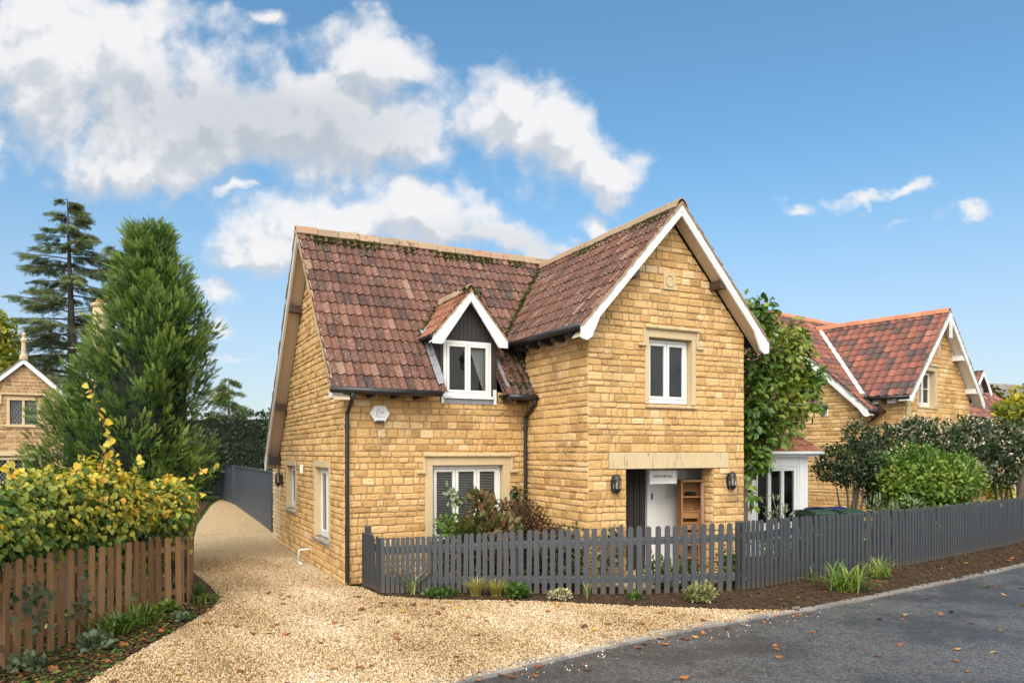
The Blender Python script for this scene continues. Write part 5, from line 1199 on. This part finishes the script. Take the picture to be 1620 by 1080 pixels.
def tall_hedge(label, pts, hgt, thick, n, size, m='leaf_dark', tint0=.4, ztop_var=.15):
    o = np.array(pts[0][:2]); h = thing('clipped_hedge', label, 'hedge', (o[0], o[1], 0)); b = MB(); P = []; N = []
    for a, c in zip(pts[:-1], pts[1:]):
        a = np.array(a[:2])-o; c = np.array(c[:2])-o; L = np.linalg.norm(c-a); d = (c-a)/L; nr = np.array([d[1], -d[0]])
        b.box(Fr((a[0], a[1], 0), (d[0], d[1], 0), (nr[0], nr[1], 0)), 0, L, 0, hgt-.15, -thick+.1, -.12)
        k = int(n*L/10)
        for i in range(k):
            s = random.uniform(-.02, 1.02); top = random.random() < .22
            if top: q = a+d*L*s-nr*random.uniform(0, thick); z = hgt+random.gauss(0, ztop_var*.5)+ztop_var*math.sin(s*L*1.7); nn = (0, 0, 1)
            else: q = a+d*L*s+nr*(random.gauss(-.05, .07)+.08*math.sin(s*L*2.1)); z = random.uniform(0, hgt); nn = (nr[0], nr[1], .2)
            P.append((q[0], q[1], z)); N.append(nn)
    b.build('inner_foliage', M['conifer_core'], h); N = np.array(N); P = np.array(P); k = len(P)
    scatter('foliage', LEAF, P, frames(N*.8+unit(k)*.8+np.array([0, 0, .3]), size=size*rng.uniform(.6, 1.3, k), nrm=N+unit(k)*.5), np.clip(tint0+rng.normal(0, .17, k)+clump_tint(P, 1.4, .2), 0, 1), M[m], h)
    return h
tall_hedge('tall dark clipped hedge behind the grey fence panels at the drive end', [(-19, 41.), (-13.5, 40.), (-9.2, 33.0), (-8.0, 26.5)], 4.3, 1.4, 3300, .17)
def end_bush():
    P = np.array([-8.45, 28.3, 0])
    shrub('feathery_conifer', 'dark feathery conifer bush between the hedge and the cottage gable', 'bush', P, [(0, 0, 2.0, .6, .7, 1.9), (-.2, .2, 2.6, .6, .6, 1.3)], 2200, .34, FROND, 'conifer', .35, .2, up=.2, stemn=3)
end_bush()

def climber_right():
    spec = [(1190, 510, 15.0, 24, 34), (1205, 555, 15.0, 40, 48), (1235, 560, 15.2, 48, 50), (1215, 620, 15.0, 52, 52), (1245, 630, 15.2, 50, 48), (1196, 680, 14.9, 30, 50), (1232, 680, 15.0, 30, 26), (1195, 725, 14.9, 26, 26), (1272, 610, 15.6, 26, 20), (1284, 595, 15.6, 20, 18), (1205, 495, 15.3, 26, 22), (1258, 545, 15.5, 22, 30), (1184, 640, 14.9, 20, 90)]
    o = W(7.42, -.6); bl = []
    for x, y, D, rx, ry in spec:
        p = atD(x, y, D)-np.array([o[0], o[1], 0]); bl.append((p[0], p[1], p[2], rx*D/F, .42, ry*D/F))
    t = shrub('climbing_plant', 'large leafy green climber covering the right corner of the cottage above the bay window', 'climber', o, bl, 3500, .165, LEAF, 'leaf_green', .68, .30, up=-.05, out=.6, droop=.35, stemn=4, shell=.6, csc=2.2, camp=.24, r0=.016)
    P = []; Fw = []
    oo = np.array([o[0], o[1], 0])
    for a, c, D in (((1205, 500), (1180, 478), 14.9), ((1215, 510), (1226, 476), 15.0), ((1270, 600), (1302, 592), 15.4), ((1270, 640), (1300, 645), 15.4), ((1262, 560), (1290, 560), 15.5), ((1185, 780), (1192, 800), 14.8), ((1180, 750), (1190, 790), 14.8), ((1245, 520), (1262, 500), 15.3)):
        a = atD(*a, D)-oo; c = atD(*c, D)-oo; sh = MB(); sh.tube([a, (a+c)/2+np.array([0, 0, .04]), c], [.012, .009, .004], 5); sh.build('shoot', M['bark'], t)
        for i in range(13): f = i/12; P.append(a+(c-a)*f+rng.normal(0, .05, 3)); Fw.append((c-a)/np.linalg.norm(c-a)*.5+unit(1)[0]*.7+np.array([0, 0, -.3]))
    n = len(P); scatter('shoot_leaves', LEAF, P, frames(Fw, size=rng.uniform(.11, .2, n), nrm=np.array([0, -.5, .8])+unit(n)*.4), np.clip(rng.normal(.6, .2, n), 0, 1), M['leaf_green'], t)
climber_right()

def right_garden():
    def at(x, D): p = atD(x, 715, D); return np.array([p[0], p[1], 0])
    def bl(o, L): return [(*(atD(x, y, D)-np.array([o[0], o[1], 0])), rx*D/F, ry_, rz*D/F) for x, y, D, rx, rz, ry_ in L]
    o = at(1462, 18.1)
    shrub('light_green_bush', 'bright light green willowy bush leaning over the roadside picket fence', 'bush', o, bl(o, [(1462, 765, 18.1, 70, 52, .8), (1420, 770, 17.9, 44, 46, .7), (1505, 765, 18.3, 48, 46, .7), (1450, 735, 18.2, 46, 34, .6), (1400, 740, 18.1, 24, 26, .4), (1520, 745, 18.4, 28, 30, .5), (1462, 820, 18.1, 80, 40, .8)]), 13000, .105, LEAF, 'leaf_light', .50, .26, up=.25, out=.55, stemn=22, shell=.35, csc=2.4, camp=.2)
    def flowers(t, p, nn):
        k = rng.choice(len(p), 260, replace=False); k = k[(nn[k, 1] < .3)]; n = len(k); c = p[k]+nn[k]*.10+np.array([0, -.03, .03]); P = np.repeat(c, 9, 0)+rng.normal(0, .036, (n*9, 3))
        scatter('flower_head', LEAF, P, frames(unit(n*9), size=rng.uniform(.045, .085, n*9)), rng.random(n*9), M['petal'], t)['kind'] = 'stuff'
    o = at(1430, 20.0)
    shrub('flowering_bush', 'dark evergreen bush with cream flower heads directly below the neighbour gable', 'bush', o, bl(o, [(1400, 695, 20, 22, 24, .6), (1445, 682, 20, 30, 22, .6), (1492, 690, 20, 30, 26, .6), (1525, 684, 20.3, 26, 26, .6), (1450, 720, 19.8, 70, 50, .8), (1390, 725, 19.8, 34, 34, .7), (1500, 740, 20, 60, 60, .8), (1440, 780, 20, 70, 50, .8)]), 5600, .125, LEAF, 'leaf_dark', .52, .22, up=.3, stemn=12, extra=flowers)
    o = at(1590, 20.5)
    shrub('flowering_bush', 'dark evergreen bush with cream flower heads cut by the right edge of the picture', 'bush', o, bl(o, [(1565, 695, 20.5, 40, 34, .8), (1600, 700, 20.5, 40, 34, .8), (1570, 735, 20.3, 46, 40, .8), (1615, 735, 20.6, 40, 34, .8), (1645, 700, 20.8, 40, 60, .8), (1540, 720, 20.2, 36, 40, .8)]), 4400, .125, LEAF, 'leaf_dark', .50, .22, up=.3, stemn=8, extra=flowers, r0=.045)
    o = at(1348, 18.0)
    shrub('small_dark_tree', 'small dark leaved tree with bare forked stems beside the wheelie bins', 'tree', o, bl(o, [(1358, 690, 18.2, 24, 26, .45), (1320, 725, 18, 30, 22, .45), (1355, 730, 18, 40, 30, .5), (1310, 745, 17.9, 26, 15, .4), (1385, 745, 18.2, 30, 36, .5), (1345, 755, 18, 34, 16, .4), (1388, 780, 18.2, 20, 40, .4)]), 6400, .080, LEAF, 'leaf_dark', .48, .2, up=.2, stemn=9, r0=.035)
    o = at(1420, 16.6)
    shrub('silvery_shrub', 'pale grey-green leafy shoot just behind the fence below the bright bush', 'shrub', o, bl(o, [(1385, 805, 16.6, 22, 20, .2), (1440, 800, 16.6, 24, 16, .2), (1410, 812, 16.5, 30, 18, .2)]), 160, .19, LANCE, 'leaf_grey', .7, .2, up=.6, stemn=5, shell=.2)
    o = at(1232, 14.2)
    shrub('silvery_shrub', 'pale grey-green leafy shoot in front of the white bay window', 'shrub', o, bl(o, [(1225, 800, 14.2, 16, 24, .15), (1240, 815, 14.2, 18, 18, .15), (1215, 820, 14.2, 16, 14, .15)]), 70, .17, LANCE, 'leaf_grey', .75, .2, up=.6, stemn=5, shell=.2)
    o = at(1612, 27.0)
    shrub('yellow_tree', 'yellow-green autumn tree at the far right edge below the slate roof', 'tree', o, bl(o, [(1606, 655, 27, 30, 26, .8), (1640, 650, 27, 40, 50, .8), (1590, 672, 27, 16, 16, .5), (1605, 740, 27, 24, 22, .6), (1580, 780, 26, 20, 20, .5)]), 2600, .17, HEART, 'hedge_y', .58, .2, stemn=6, r0=.06)
    b = MB(); p = at(1608, 19.6); b.tube([p, p+np.array([.05, 0, .7]), p+np.array([.14, 0, 1.4]), p+np.array([.36, 0, 2.3])], [.10, .09, .085, .07], 10, t=.4); tag(b.build('tree_trunk', M['bark'], smooth=True), 'leaning bare tree trunk behind the fence at the far right', 'tree')
    # bins
    def bin_(label, x, D, lid, rz, group):
        o = at(x, D); t = thing('wheelie_bin', label, 'bin', o, rz, group); b = MB()
        vs = [(-.24, -.28, .06), (.24, -.28, .06), (.24, .26, .06), (-.24, .26, .06), (-.29, -.34, 1.0), (.29, -.34, 1.0), (.29, .36, 1.0), (-.29, .36, 1.0)]
        b.add(vs, [(0, 1, 2, 3), (0, 1, 5, 4), (1, 2, 6, 5), (2, 3, 7, 6), (3, 0, 4, 7)]); b.build('body', M['green_pl'] if lid != 'black' else M['black'], t, bevel=.02)
        b = MB(); b.prism([(-.36, 0), (.38, 0), (.38, .05), (.1, .10), (-.30, .055), (-.37, .03)], Fr((-.31, 0, 1.0), (0, 1, 0), (1, 0, 0)), 0, .62); b.build('lid', M[lid], t, bevel=.015)
        b = MB(); b.tube([(-.24, .42, .98), (.24, .42, .98)], .016, 8); b.build('handle', M['black'], t)
        for s in (-.27, .27): w_ = MB(); w_.tube([(s-.025, .27, .10), (s+.025, .27, .10)], .10, 14); w_.build('wheel', M['black'], t)
    bin_('wheelie bin with blue lid against the neighbour wall right of the bay window', 1308, 17.0, 'blue', R(200), 'wheelie bins by the side wall')
    bin_('dark green wheelie bin in front of the blue lidded one', 1332, 16.2, 'green_pl', R(205), 'wheelie bins by the side wall')
    bin_('dark green wheelie bin close to the white bay window corner', 1290, 16.2, 'green_pl', R(196), 'wheelie bins by the side wall')
right_garden()

def front_garden():
    def at(x, D): p = atD(x, 715, D); return np.array([p[0], p[1], 0])
    def bl(o, L): return [(*(atD(x, y, D)-np.array([o[0], o[1], 0])), rx*D/F, ry_, rz*D/F) for x, y, D, rx, rz, ry_ in L]
    o = at(770, 13.1)
    shrub('bronze_shrub', 'green and bronze leaved shrub behind the picket fence below the front window', 'shrub', o, bl(o, [(770, 840, 13.1, 40, 34, .35), (745, 850, 13.0, 34, 30, .3), (800, 845, 13.1, 30, 30, .3), (775, 880, 13, 60, 50, .35), (765, 800, 13.1, 20, 22, .2), (755, 790, 13.1, 10, 20, .1)]), 1500, .15, LEAF, 'leaf_bronze', .36, .3, up=.5, out=.6, stemn=16, shell=.4, camp=.25)
    o = at(835, 13.4)
    shrub('brown_hydrangea', 'shrub of dried brown flower heads next to the downpipe', 'shrub', o, bl(o, [(830, 815, 13.4, 36, 26, .3), (800, 808, 13.4, 26, 20, .25), (850, 835, 13.3, 26, 26, .25), (815, 845, 13.3, 50, 24, .3), (880, 850, 13.2, 24, 20, .25)]), 3400, .055, LEAF, 'leaf_brown', .5, .3, up=.3, stemn=26, shell=.4)
    o = at(720, 12.95)
    shrub('young_sapling', 'slim young sapling with pale drooping leaves in front of the left window light', 'sapling', o, bl(o, [(720, 785, 12.95, 16, 14, .12), (712, 775, 12.95, 8, 8, .1), (728, 790, 12.95, 9, 9, .1)]), 60, .13, LEAF, 'leaf_grey', .75, .2, up=-.4, stemn=3, shell=.3, r0=.008)
    o = at(695, 12.9)
    shrub('feathery_green_shrub', 'fine leaved green shrub low at the left of the front window', 'shrub', o, bl(o, [(712, 835, 12.9, 24, 20, .2), (730, 850, 12.9, 26, 20, .2), (700, 870, 12.9, 24, 30, .2)]), 620, .09, LEAF, 'leaf_light', .3, .2, up=.3, stemn=8, shell=.3)
    t = shrub('ivy_stem', 'dark green ivy growing up the right-hand downpipe', 'climber', W(3.5, -.14), [(.0, 0, 1.25, .12, .07, .45), (-.14, .0, 1.62, .10, .06, .16), (.16, .02, .9, .14, .07, .12), (-.1, 0, 1.3, .1, .06, .1)], 210, .10, HEART, 'leaf_dark', .55, .2, up=-.3, stemn=3, shell=.3, r0=.01)
    def pinkies(t, p, nn):
        k = rng.choice(len(p), min(len(p), 150), replace=False); c = p[k]+nn[k]*.03; P = np.repeat(c, 5, 0)+rng.normal(0, .016, (len(k)*5, 3)); scatter('flower_head', LEAF, P, frames(unit(len(P)), size=rng.uniform(.025, .045, len(P))), rng.random(len(P)), M['pink'], t)['kind'] = 'stuff'
    o = at(920, 13.0)
    shrub('pink_flowering_shrub', 'dark shrub with faded pink flowers behind the fence left of the porch', 'shrub', o, bl(o, [(920, 870, 13, 50, 45, .35), (890, 890, 12.9, 40, 40, .3), (960, 870, 13, 30, 40, .3), (940, 845, 13.1, 34, 22, .25), (975, 850, 13.0, 14, 22, .2), (860, 890, 12.9, 30, 40, .25)]), 2600, .075, LEAF, 'leaf_dark', .45, .25, up=.4, stemn=22, shell=.4, extra=pinkies)
    for x, y, w_, lab in ((1040, 900, 26, 'low twiggy green plant behind the fence in front of the white porch wall'), (1085, 905, 24, 'low green plant behind the fence in front of the pine shelves'), (1150, 890, 20, 'low leafy plant behind the fence at the right corner of the wing')):
        o = at(x, 12.75); shrub('low_shrub', lab, 'shrub', o, bl(o, [(x, y, 12.75, w_, 26, .18), (x+14, y+10, 12.75, w_*.8, 20, .18)]), 420, .07, LEAF, 'leaf_light', .3, .25, up=.6, stemn=10, shell=.2)
    o = at(1270, 13.9)
    shrub('low_shrub', 'mixed low greenery behind the fence under the bay window', 'shrub', o, bl(o, [(1225, 860, 13.8, 40, 22, .3), (1280, 865, 14.2, 40, 20, .3), (1330, 850, 14.6, 36, 26, .3)]), 900, .08, LEAF, 'leaf_light', .25, .25, up=.6, stemn=10, shell=.2)
    def flowery(t, p, nn):
        k = rng.choice(len(p), min(len(p), 40), replace=False); P = np.repeat(p[k], 5, 0)+rng.normal(0, .016, (len(k)*5, 3)); scatter('flower_head', LEAF, P, frames(unit(len(P)), size=rng.uniform(.02, .04, len(P))), rng.random(len(P)), M['petal'], t)['kind'] = 'stuff'
    o = at(905, 12.55)
    shrub('rose_bush', 'thin bush with small cream flowers just behind the middle of the fence', 'shrub', o, bl(o, [(915, 890, 12.55, 46, 36, .15), (890, 905, 12.5, 30, 26, .12)]), 200, .055, LEAF, 'leaf_light', .5, .2, up=.4, stemn=12, shell=.1, extra=flowery)
    # plants along the foot of the fence
    def tuft(name, label, x, y, n, L, tm, m, tint0, lean=.5, sp=.05, spread=.18, wid=1.0, group=None):
        g = gnd(x, y); t = thing(name, label, 'plant', (g[0], g[1], 0), 0, group); a = rng.uniform(0, 6.28, n); e = rng.uniform(.15, 1, n)*lean
        fw = np.column_stack([np.cos(a)*e, np.sin(a)*e, np.ones(n)]); p = np.column_stack([rng.normal(0, sp, n), rng.normal(0, sp*.7, n), np.full(n, .01)])
        nrm = np.column_stack([-np.cos(a), -np.sin(a), .6*np.ones(n)])
        mt = frames(fw, size=L*rng.uniform(.6, 1.1, n), nrm=nrm); mt[:, :, 0] *= wid
        scatter('blades', tm, p, mt, np.clip(rng.normal(tint0, spread, n), 0, 1), M[m], t); return t
    tuft('strappy_plant', 'few tall arching yellow-green leaves at the left end of the fence foot', 650, 940, 16, .55, STRAP, 'leaf_var', .55, .75, .03)
    for x, lab in ((752, 'golden grass tuft at the fence foot, the left of the two'), (784, 'golden grass tuft at the fence foot, beside the bright green mound')):
        tuft('golden_grass', lab, x, 943, 150, .34, STRAP, 'grass_gold', .5, .95, .035, wid=.45)
    tuft('spiky_plant', 'spiky plant with stiff yellow-edged leaves on bare soil by the fence', 928, 949, 11, .36, BLADE, 'leaf_var', .6, 1.0, .015, wid=1.5)
    tuft('green_tuft', 'small green leafy tuft on the soil before the porch', 1004, 948, 60, .17, STRAP, 'leaf_light', .2, 1.1, .05, wid=2.2)
    tuft('daylily_clump', 'large arching green and yellow daylily clump on the roadside soil', 1336, 934, 170, .56, STRAP, 'leaf_light', .55, 1.5, .14, .28, wid=.6)
    tuft('daylily_clump', 'small yellowing daylily clump right of the large one by the fence', 1392, 914, 80, .50, STRAP, 'leaf_light', .66, 1.7, .09, .28, wid=.6)
    tuft('daylily_clump', 'tiny green daylily tuft left of the large clump', 1288, 922, 14, .34, STRAP, 'leaf_light', .4, .5, .04)
    def mound(name, label, x, y, rx, rz, n, size, m, tint0, tm=LEAF, extra=None, spread=.2):
        g = gnd(x, y); shrub(name, label, 'plant', g, [(0, 0, rz*.5, rx, rx*.7, rz*.6), (rx*.4, .02, rz*.35, rx*.6, rx*.5, rz*.5), (-rx*.45, 0, rz*.35, rx*.55, rx*.5, rz*.45)], n, size, tm, m, tint0, spread, up=.5, stemn=6, shell=.4, extra=extra, r0=.006)
    mound('green_mound', 'low spreading grey-green leafy mound at the fence foot', 697, 944, .28, .13, 330, .07, 'leaf_light', .15)
    mound('green_mound', 'rounded bright green leafy mound right of the golden grasses', 818, 946, .19, .22, 420, .065, 'leaf_light', .38, HEART)
    mound('variegated_plant', 'sparse cream and green variegated plant between the mound and the spiky plant', 885, 948, .20, .17, 150, .06, 'leaf_var', .65, LEAF, flowery, .3)
    mound('variegated_plant', 'bushy cream variegated shrublet on the soil right of the porch', 1108, 953, .24, .30, 520, .065, 'leaf_var', .5, LEAF, None, .3)
    # foot of the brown fence
    for x, y, n, L, lab in ((190, 1003, 70, .36, 'arching green strap-leaved clump in the middle of the brown fence foot'), (222, 990, 55, .34, 'arching green strap-leaved clump right of the middle one at the brown fence'), (165, 1012, 45, .32, 'small green strap-leaved clump left of the middle one at the brown fence'), (310, 940, 90, .26, 'rough grass tuft at the corner where the brown fence turns'), (326, 955, 60, .2, 'short grass tuft at the tip of the brown fence bed')):
        tuft('strap_leaf_clump', lab, x, y, n, L, STRAP, 'leaf_green', .52, .95, .07, wid=1.3 if n < 80 else .6)
    for x, y, rx, lab in ((45, 1062, .18, 'broad leaved weed at the near end of the brown fence'), (150, 1030, .20, 'grey-green leafy weed at the brown fence foot, before the strap leaves'), (262, 972, .16, 'small leafy weed under the right part of the brown fence'), (285, 985, .10, 'tiny weed near the gravel edge by the brown fence')):
        mound('leafy_weed', lab, x, y, rx, rx*1.1, 150, .075, 'leaf_grey' if x != 262 else 'leaf_green', .5, HEART)
front_garden()

def left_background():
    def at(x, D): p = atD(x, 715, D); return np.array([p[0], p[1], 0])
    def bl(o, L): return [(*(atD(x, y, D)-np.array([o[0], o[1], 0])), rx*D/F, ry_, rz*D/F) for x, y, D, rx, rz, ry_ in L]
    o = at(0, 36)
    shrub('autumn_tree', 'yellowing broadleaf tree behind the left cottage at the picture edge', 'tree', o, bl(o, [(5, 585, 36, 20, 40, 1.2), (-20, 560, 36, 40, 60, 1.5), (14, 610, 36, 22, 24, 1), (-10, 520, 36, 24, 30, 1.2)]), 2600, .24, HEART, 'hedge_y', .48, .22, stemn=8, r0=.1, shell=.4)
    o = at(290, 36)
    shrub('garden_bush', 'dark bushy tree at the end of the drive, left of the clipped hedge', 'tree', o, bl(o, [(330, 720, 36, 30, 40, 1.0), (300, 740, 36, 40, 50, 1.2), (250, 730, 34, 60, 50, 1.2)]), 2600, .22, LEAF, 'leaf_dark', .4, .2, stemn=6, r0=.05)
    o = at(30, 20)
    shrub('garden_bush', 'low dark green shrubs behind the brown fence and climber', 'bush', o, bl(o, [(30, 800, 17, 80, 40, .6), (140, 800, 15, 60, 40, .5), (240, 820, 14, 60, 40, .5)]), 2400, .13, LEAF, 'leaf_dark', .4, .2, stemn=6)
left_background()

def fallen_leaves():
    variants = []
    for k in range(6):
        b = MB(); c = random.uniform(.02, .05)
        v = [(x*1.0, y-.5, max(0.004, z+abs(x)*random.uniform(-.05, .25)+c*((y-.5)**2)*3+random.uniform(0, .03))) for x, y, z in HEART[0] if True]
        b.add(v, HEART[1], random.random()); variants.append(b)
    prot = []
    def make(m, t):
        me = bpy.data.meshes.new('fallen_leaf'); me.from_pydata(m.v, [], m.f); a = me.attributes.new('tint', 'FLOAT', 'POINT'); a.data.foreach_set('value', [t]*len(m.v)); me.materials.append(M['dry_leaf']); return me
    meshes = [make(v, t) for v in variants for t in (.1, .35, .55, .75, .95)]
    def put(p, z, label, group, sz):
        o = bpy.data.objects.new('fallen_leaf', random.choice(meshes)); COL.objects.link(o); o.location = (p[0], p[1], z); s = sz*random.uniform(.6, 1.3); o.scale = (s, s, s); o.rotation_euler = (random.gauss(0, .18), random.gauss(0, .18), random.uniform(0, 6.28)); tag(o, label, 'leaf', group)
    def spread(poly, n, box, z, label, group, sz, power=1.0):
        c = 0
        while c < n:
            p = (random.uniform(box[0], box[1]), box[2]+(box[3]-box[2])*random.random()**power)
            if pip([p], poly)[0]: put(p, z, label, group, sz); c += 1
    spread(GRAV, 95, (-5.5, 4.4, 7.4, 12.5), .022, 'curled brown fallen leaf lying on the pale gravel', 'fallen leaves on the gravel', .085)
    road = KERB[::-1]+EDGE[1:5]+[np.array([11., 7.]), np.array([-2, 7.])]
    spread(road, 75, (-1, 11, 7.4, 15), -.008, 'flat orange-brown fallen leaf on the wet road', 'fallen leaves on the road', .085)
    strip = KERB+[k+np.array([.16, -.30]) for k in KERB[::-1]]
    spread(strip, 26, (-1, 4.6, 7.0, 11.4), -.004, 'brown fallen leaf gathered along the stone kerb', 'fallen leaves along the kerb', .08)
    sb = EDGE+[k+np.array([-.5, .75]) for k in EDGE[::-1]]
    spread(sb, 40, (4.2, 15, 10.8, 20), .03, 'brown fallen leaf on the roadside soil', 'fallen leaves on the soil', .08)
    lb = G([(40, 1085), (165, 1062), (262, 1006), (335, 964), (347, 946), (332, 926), (300, 950), (255, 975), (150, 1000), (30, 1065)])
    spread(lb, 46, (-6.2, -4.4, 7.4, 12.4), .03, 'brown fallen leaf under the brown fence', 'fallen leaves under the brown fence', .09)
fallen_leaves()

def litter():
    """small scraps of leaf, twig and grit lying about"""
    def lay(poly, n, box, z, size, m, tm, power=1.0, name='leaf_litter'):
        p = np.column_stack([rng.uniform(box[0], box[1], n), box[2]+(box[3]-box[2])*rng.random(n)**power]); p = p[pip(p, poly)]; k = len(p)
        fw = unit(k)*np.array([1, 1, .15]); tag(scatter(name, tm, np.column_stack([p, np.full(k, z)]), frames(fw, size=size*rng.uniform(.5, 1.4, k), nrm=np.array([0, 0, 1.])+unit(k)*.3), np.clip(rng.normal(.38, .25, k), 0, 1), M[m]), kind='stuff')
    lay(LBED, 1700, (-6.6, -4.3, 7.4, 12.4), .035, .05, 'dry_leaf', LEAF)
    lay(BED, 5200, (-2.6, 15, 10.6, 21), .032, .032, 'dry_leaf', LEAF)
    lay(GRAV, 2600, (-5.8, 4.5, 7.4, 16), .018, .028, 'dry_leaf', LEAF, 1.3)
    road = KERB[::-1]+EDGE[1:5]+[np.array([11., 7.]), np.array([-2, 7.])]
    lay(road, 700, (-1, 11, 7.4, 15), -.010, .022, 'dry_leaf', LEAF)
    gut = KERB+[k+np.array([.10, -.22]) for k in KERB[::-1]]; lay(gut, 2600, (-2, 4.7, 5.6, 11.4), -.008, .03, 'dry_leaf', LEAF)
    g2 = EDGE+[k+np.array([.08, -.22]) for k in EDGE[::-1]]; lay(g2, 3500, (4.2, 15, 10.6, 19), -.008, .03, 'dry_leaf', LEAF)
    pebbles('soil_clods', [np.array(q) for q in g2], 3500, (4.2, 15, 10.6, 19), .012, M['soil'], -.010)
    # thin weeds and moss in the bare soil
    b = EDGE+[k+np.array([-.45, .7]) for k in EDGE[::-1]]; lay(b, 900, (4.2, 15, 10.6, 19.5), .02, .06, 'leaf_green', LEAF, 1.0, 'ground_weeds')
    lay(LBED, 2600, (-6.6, -4.3, 7.4, 12.4), .03, .07, 'leaf_green', LEAF, 1.0, 'ground_weeds')
litter()
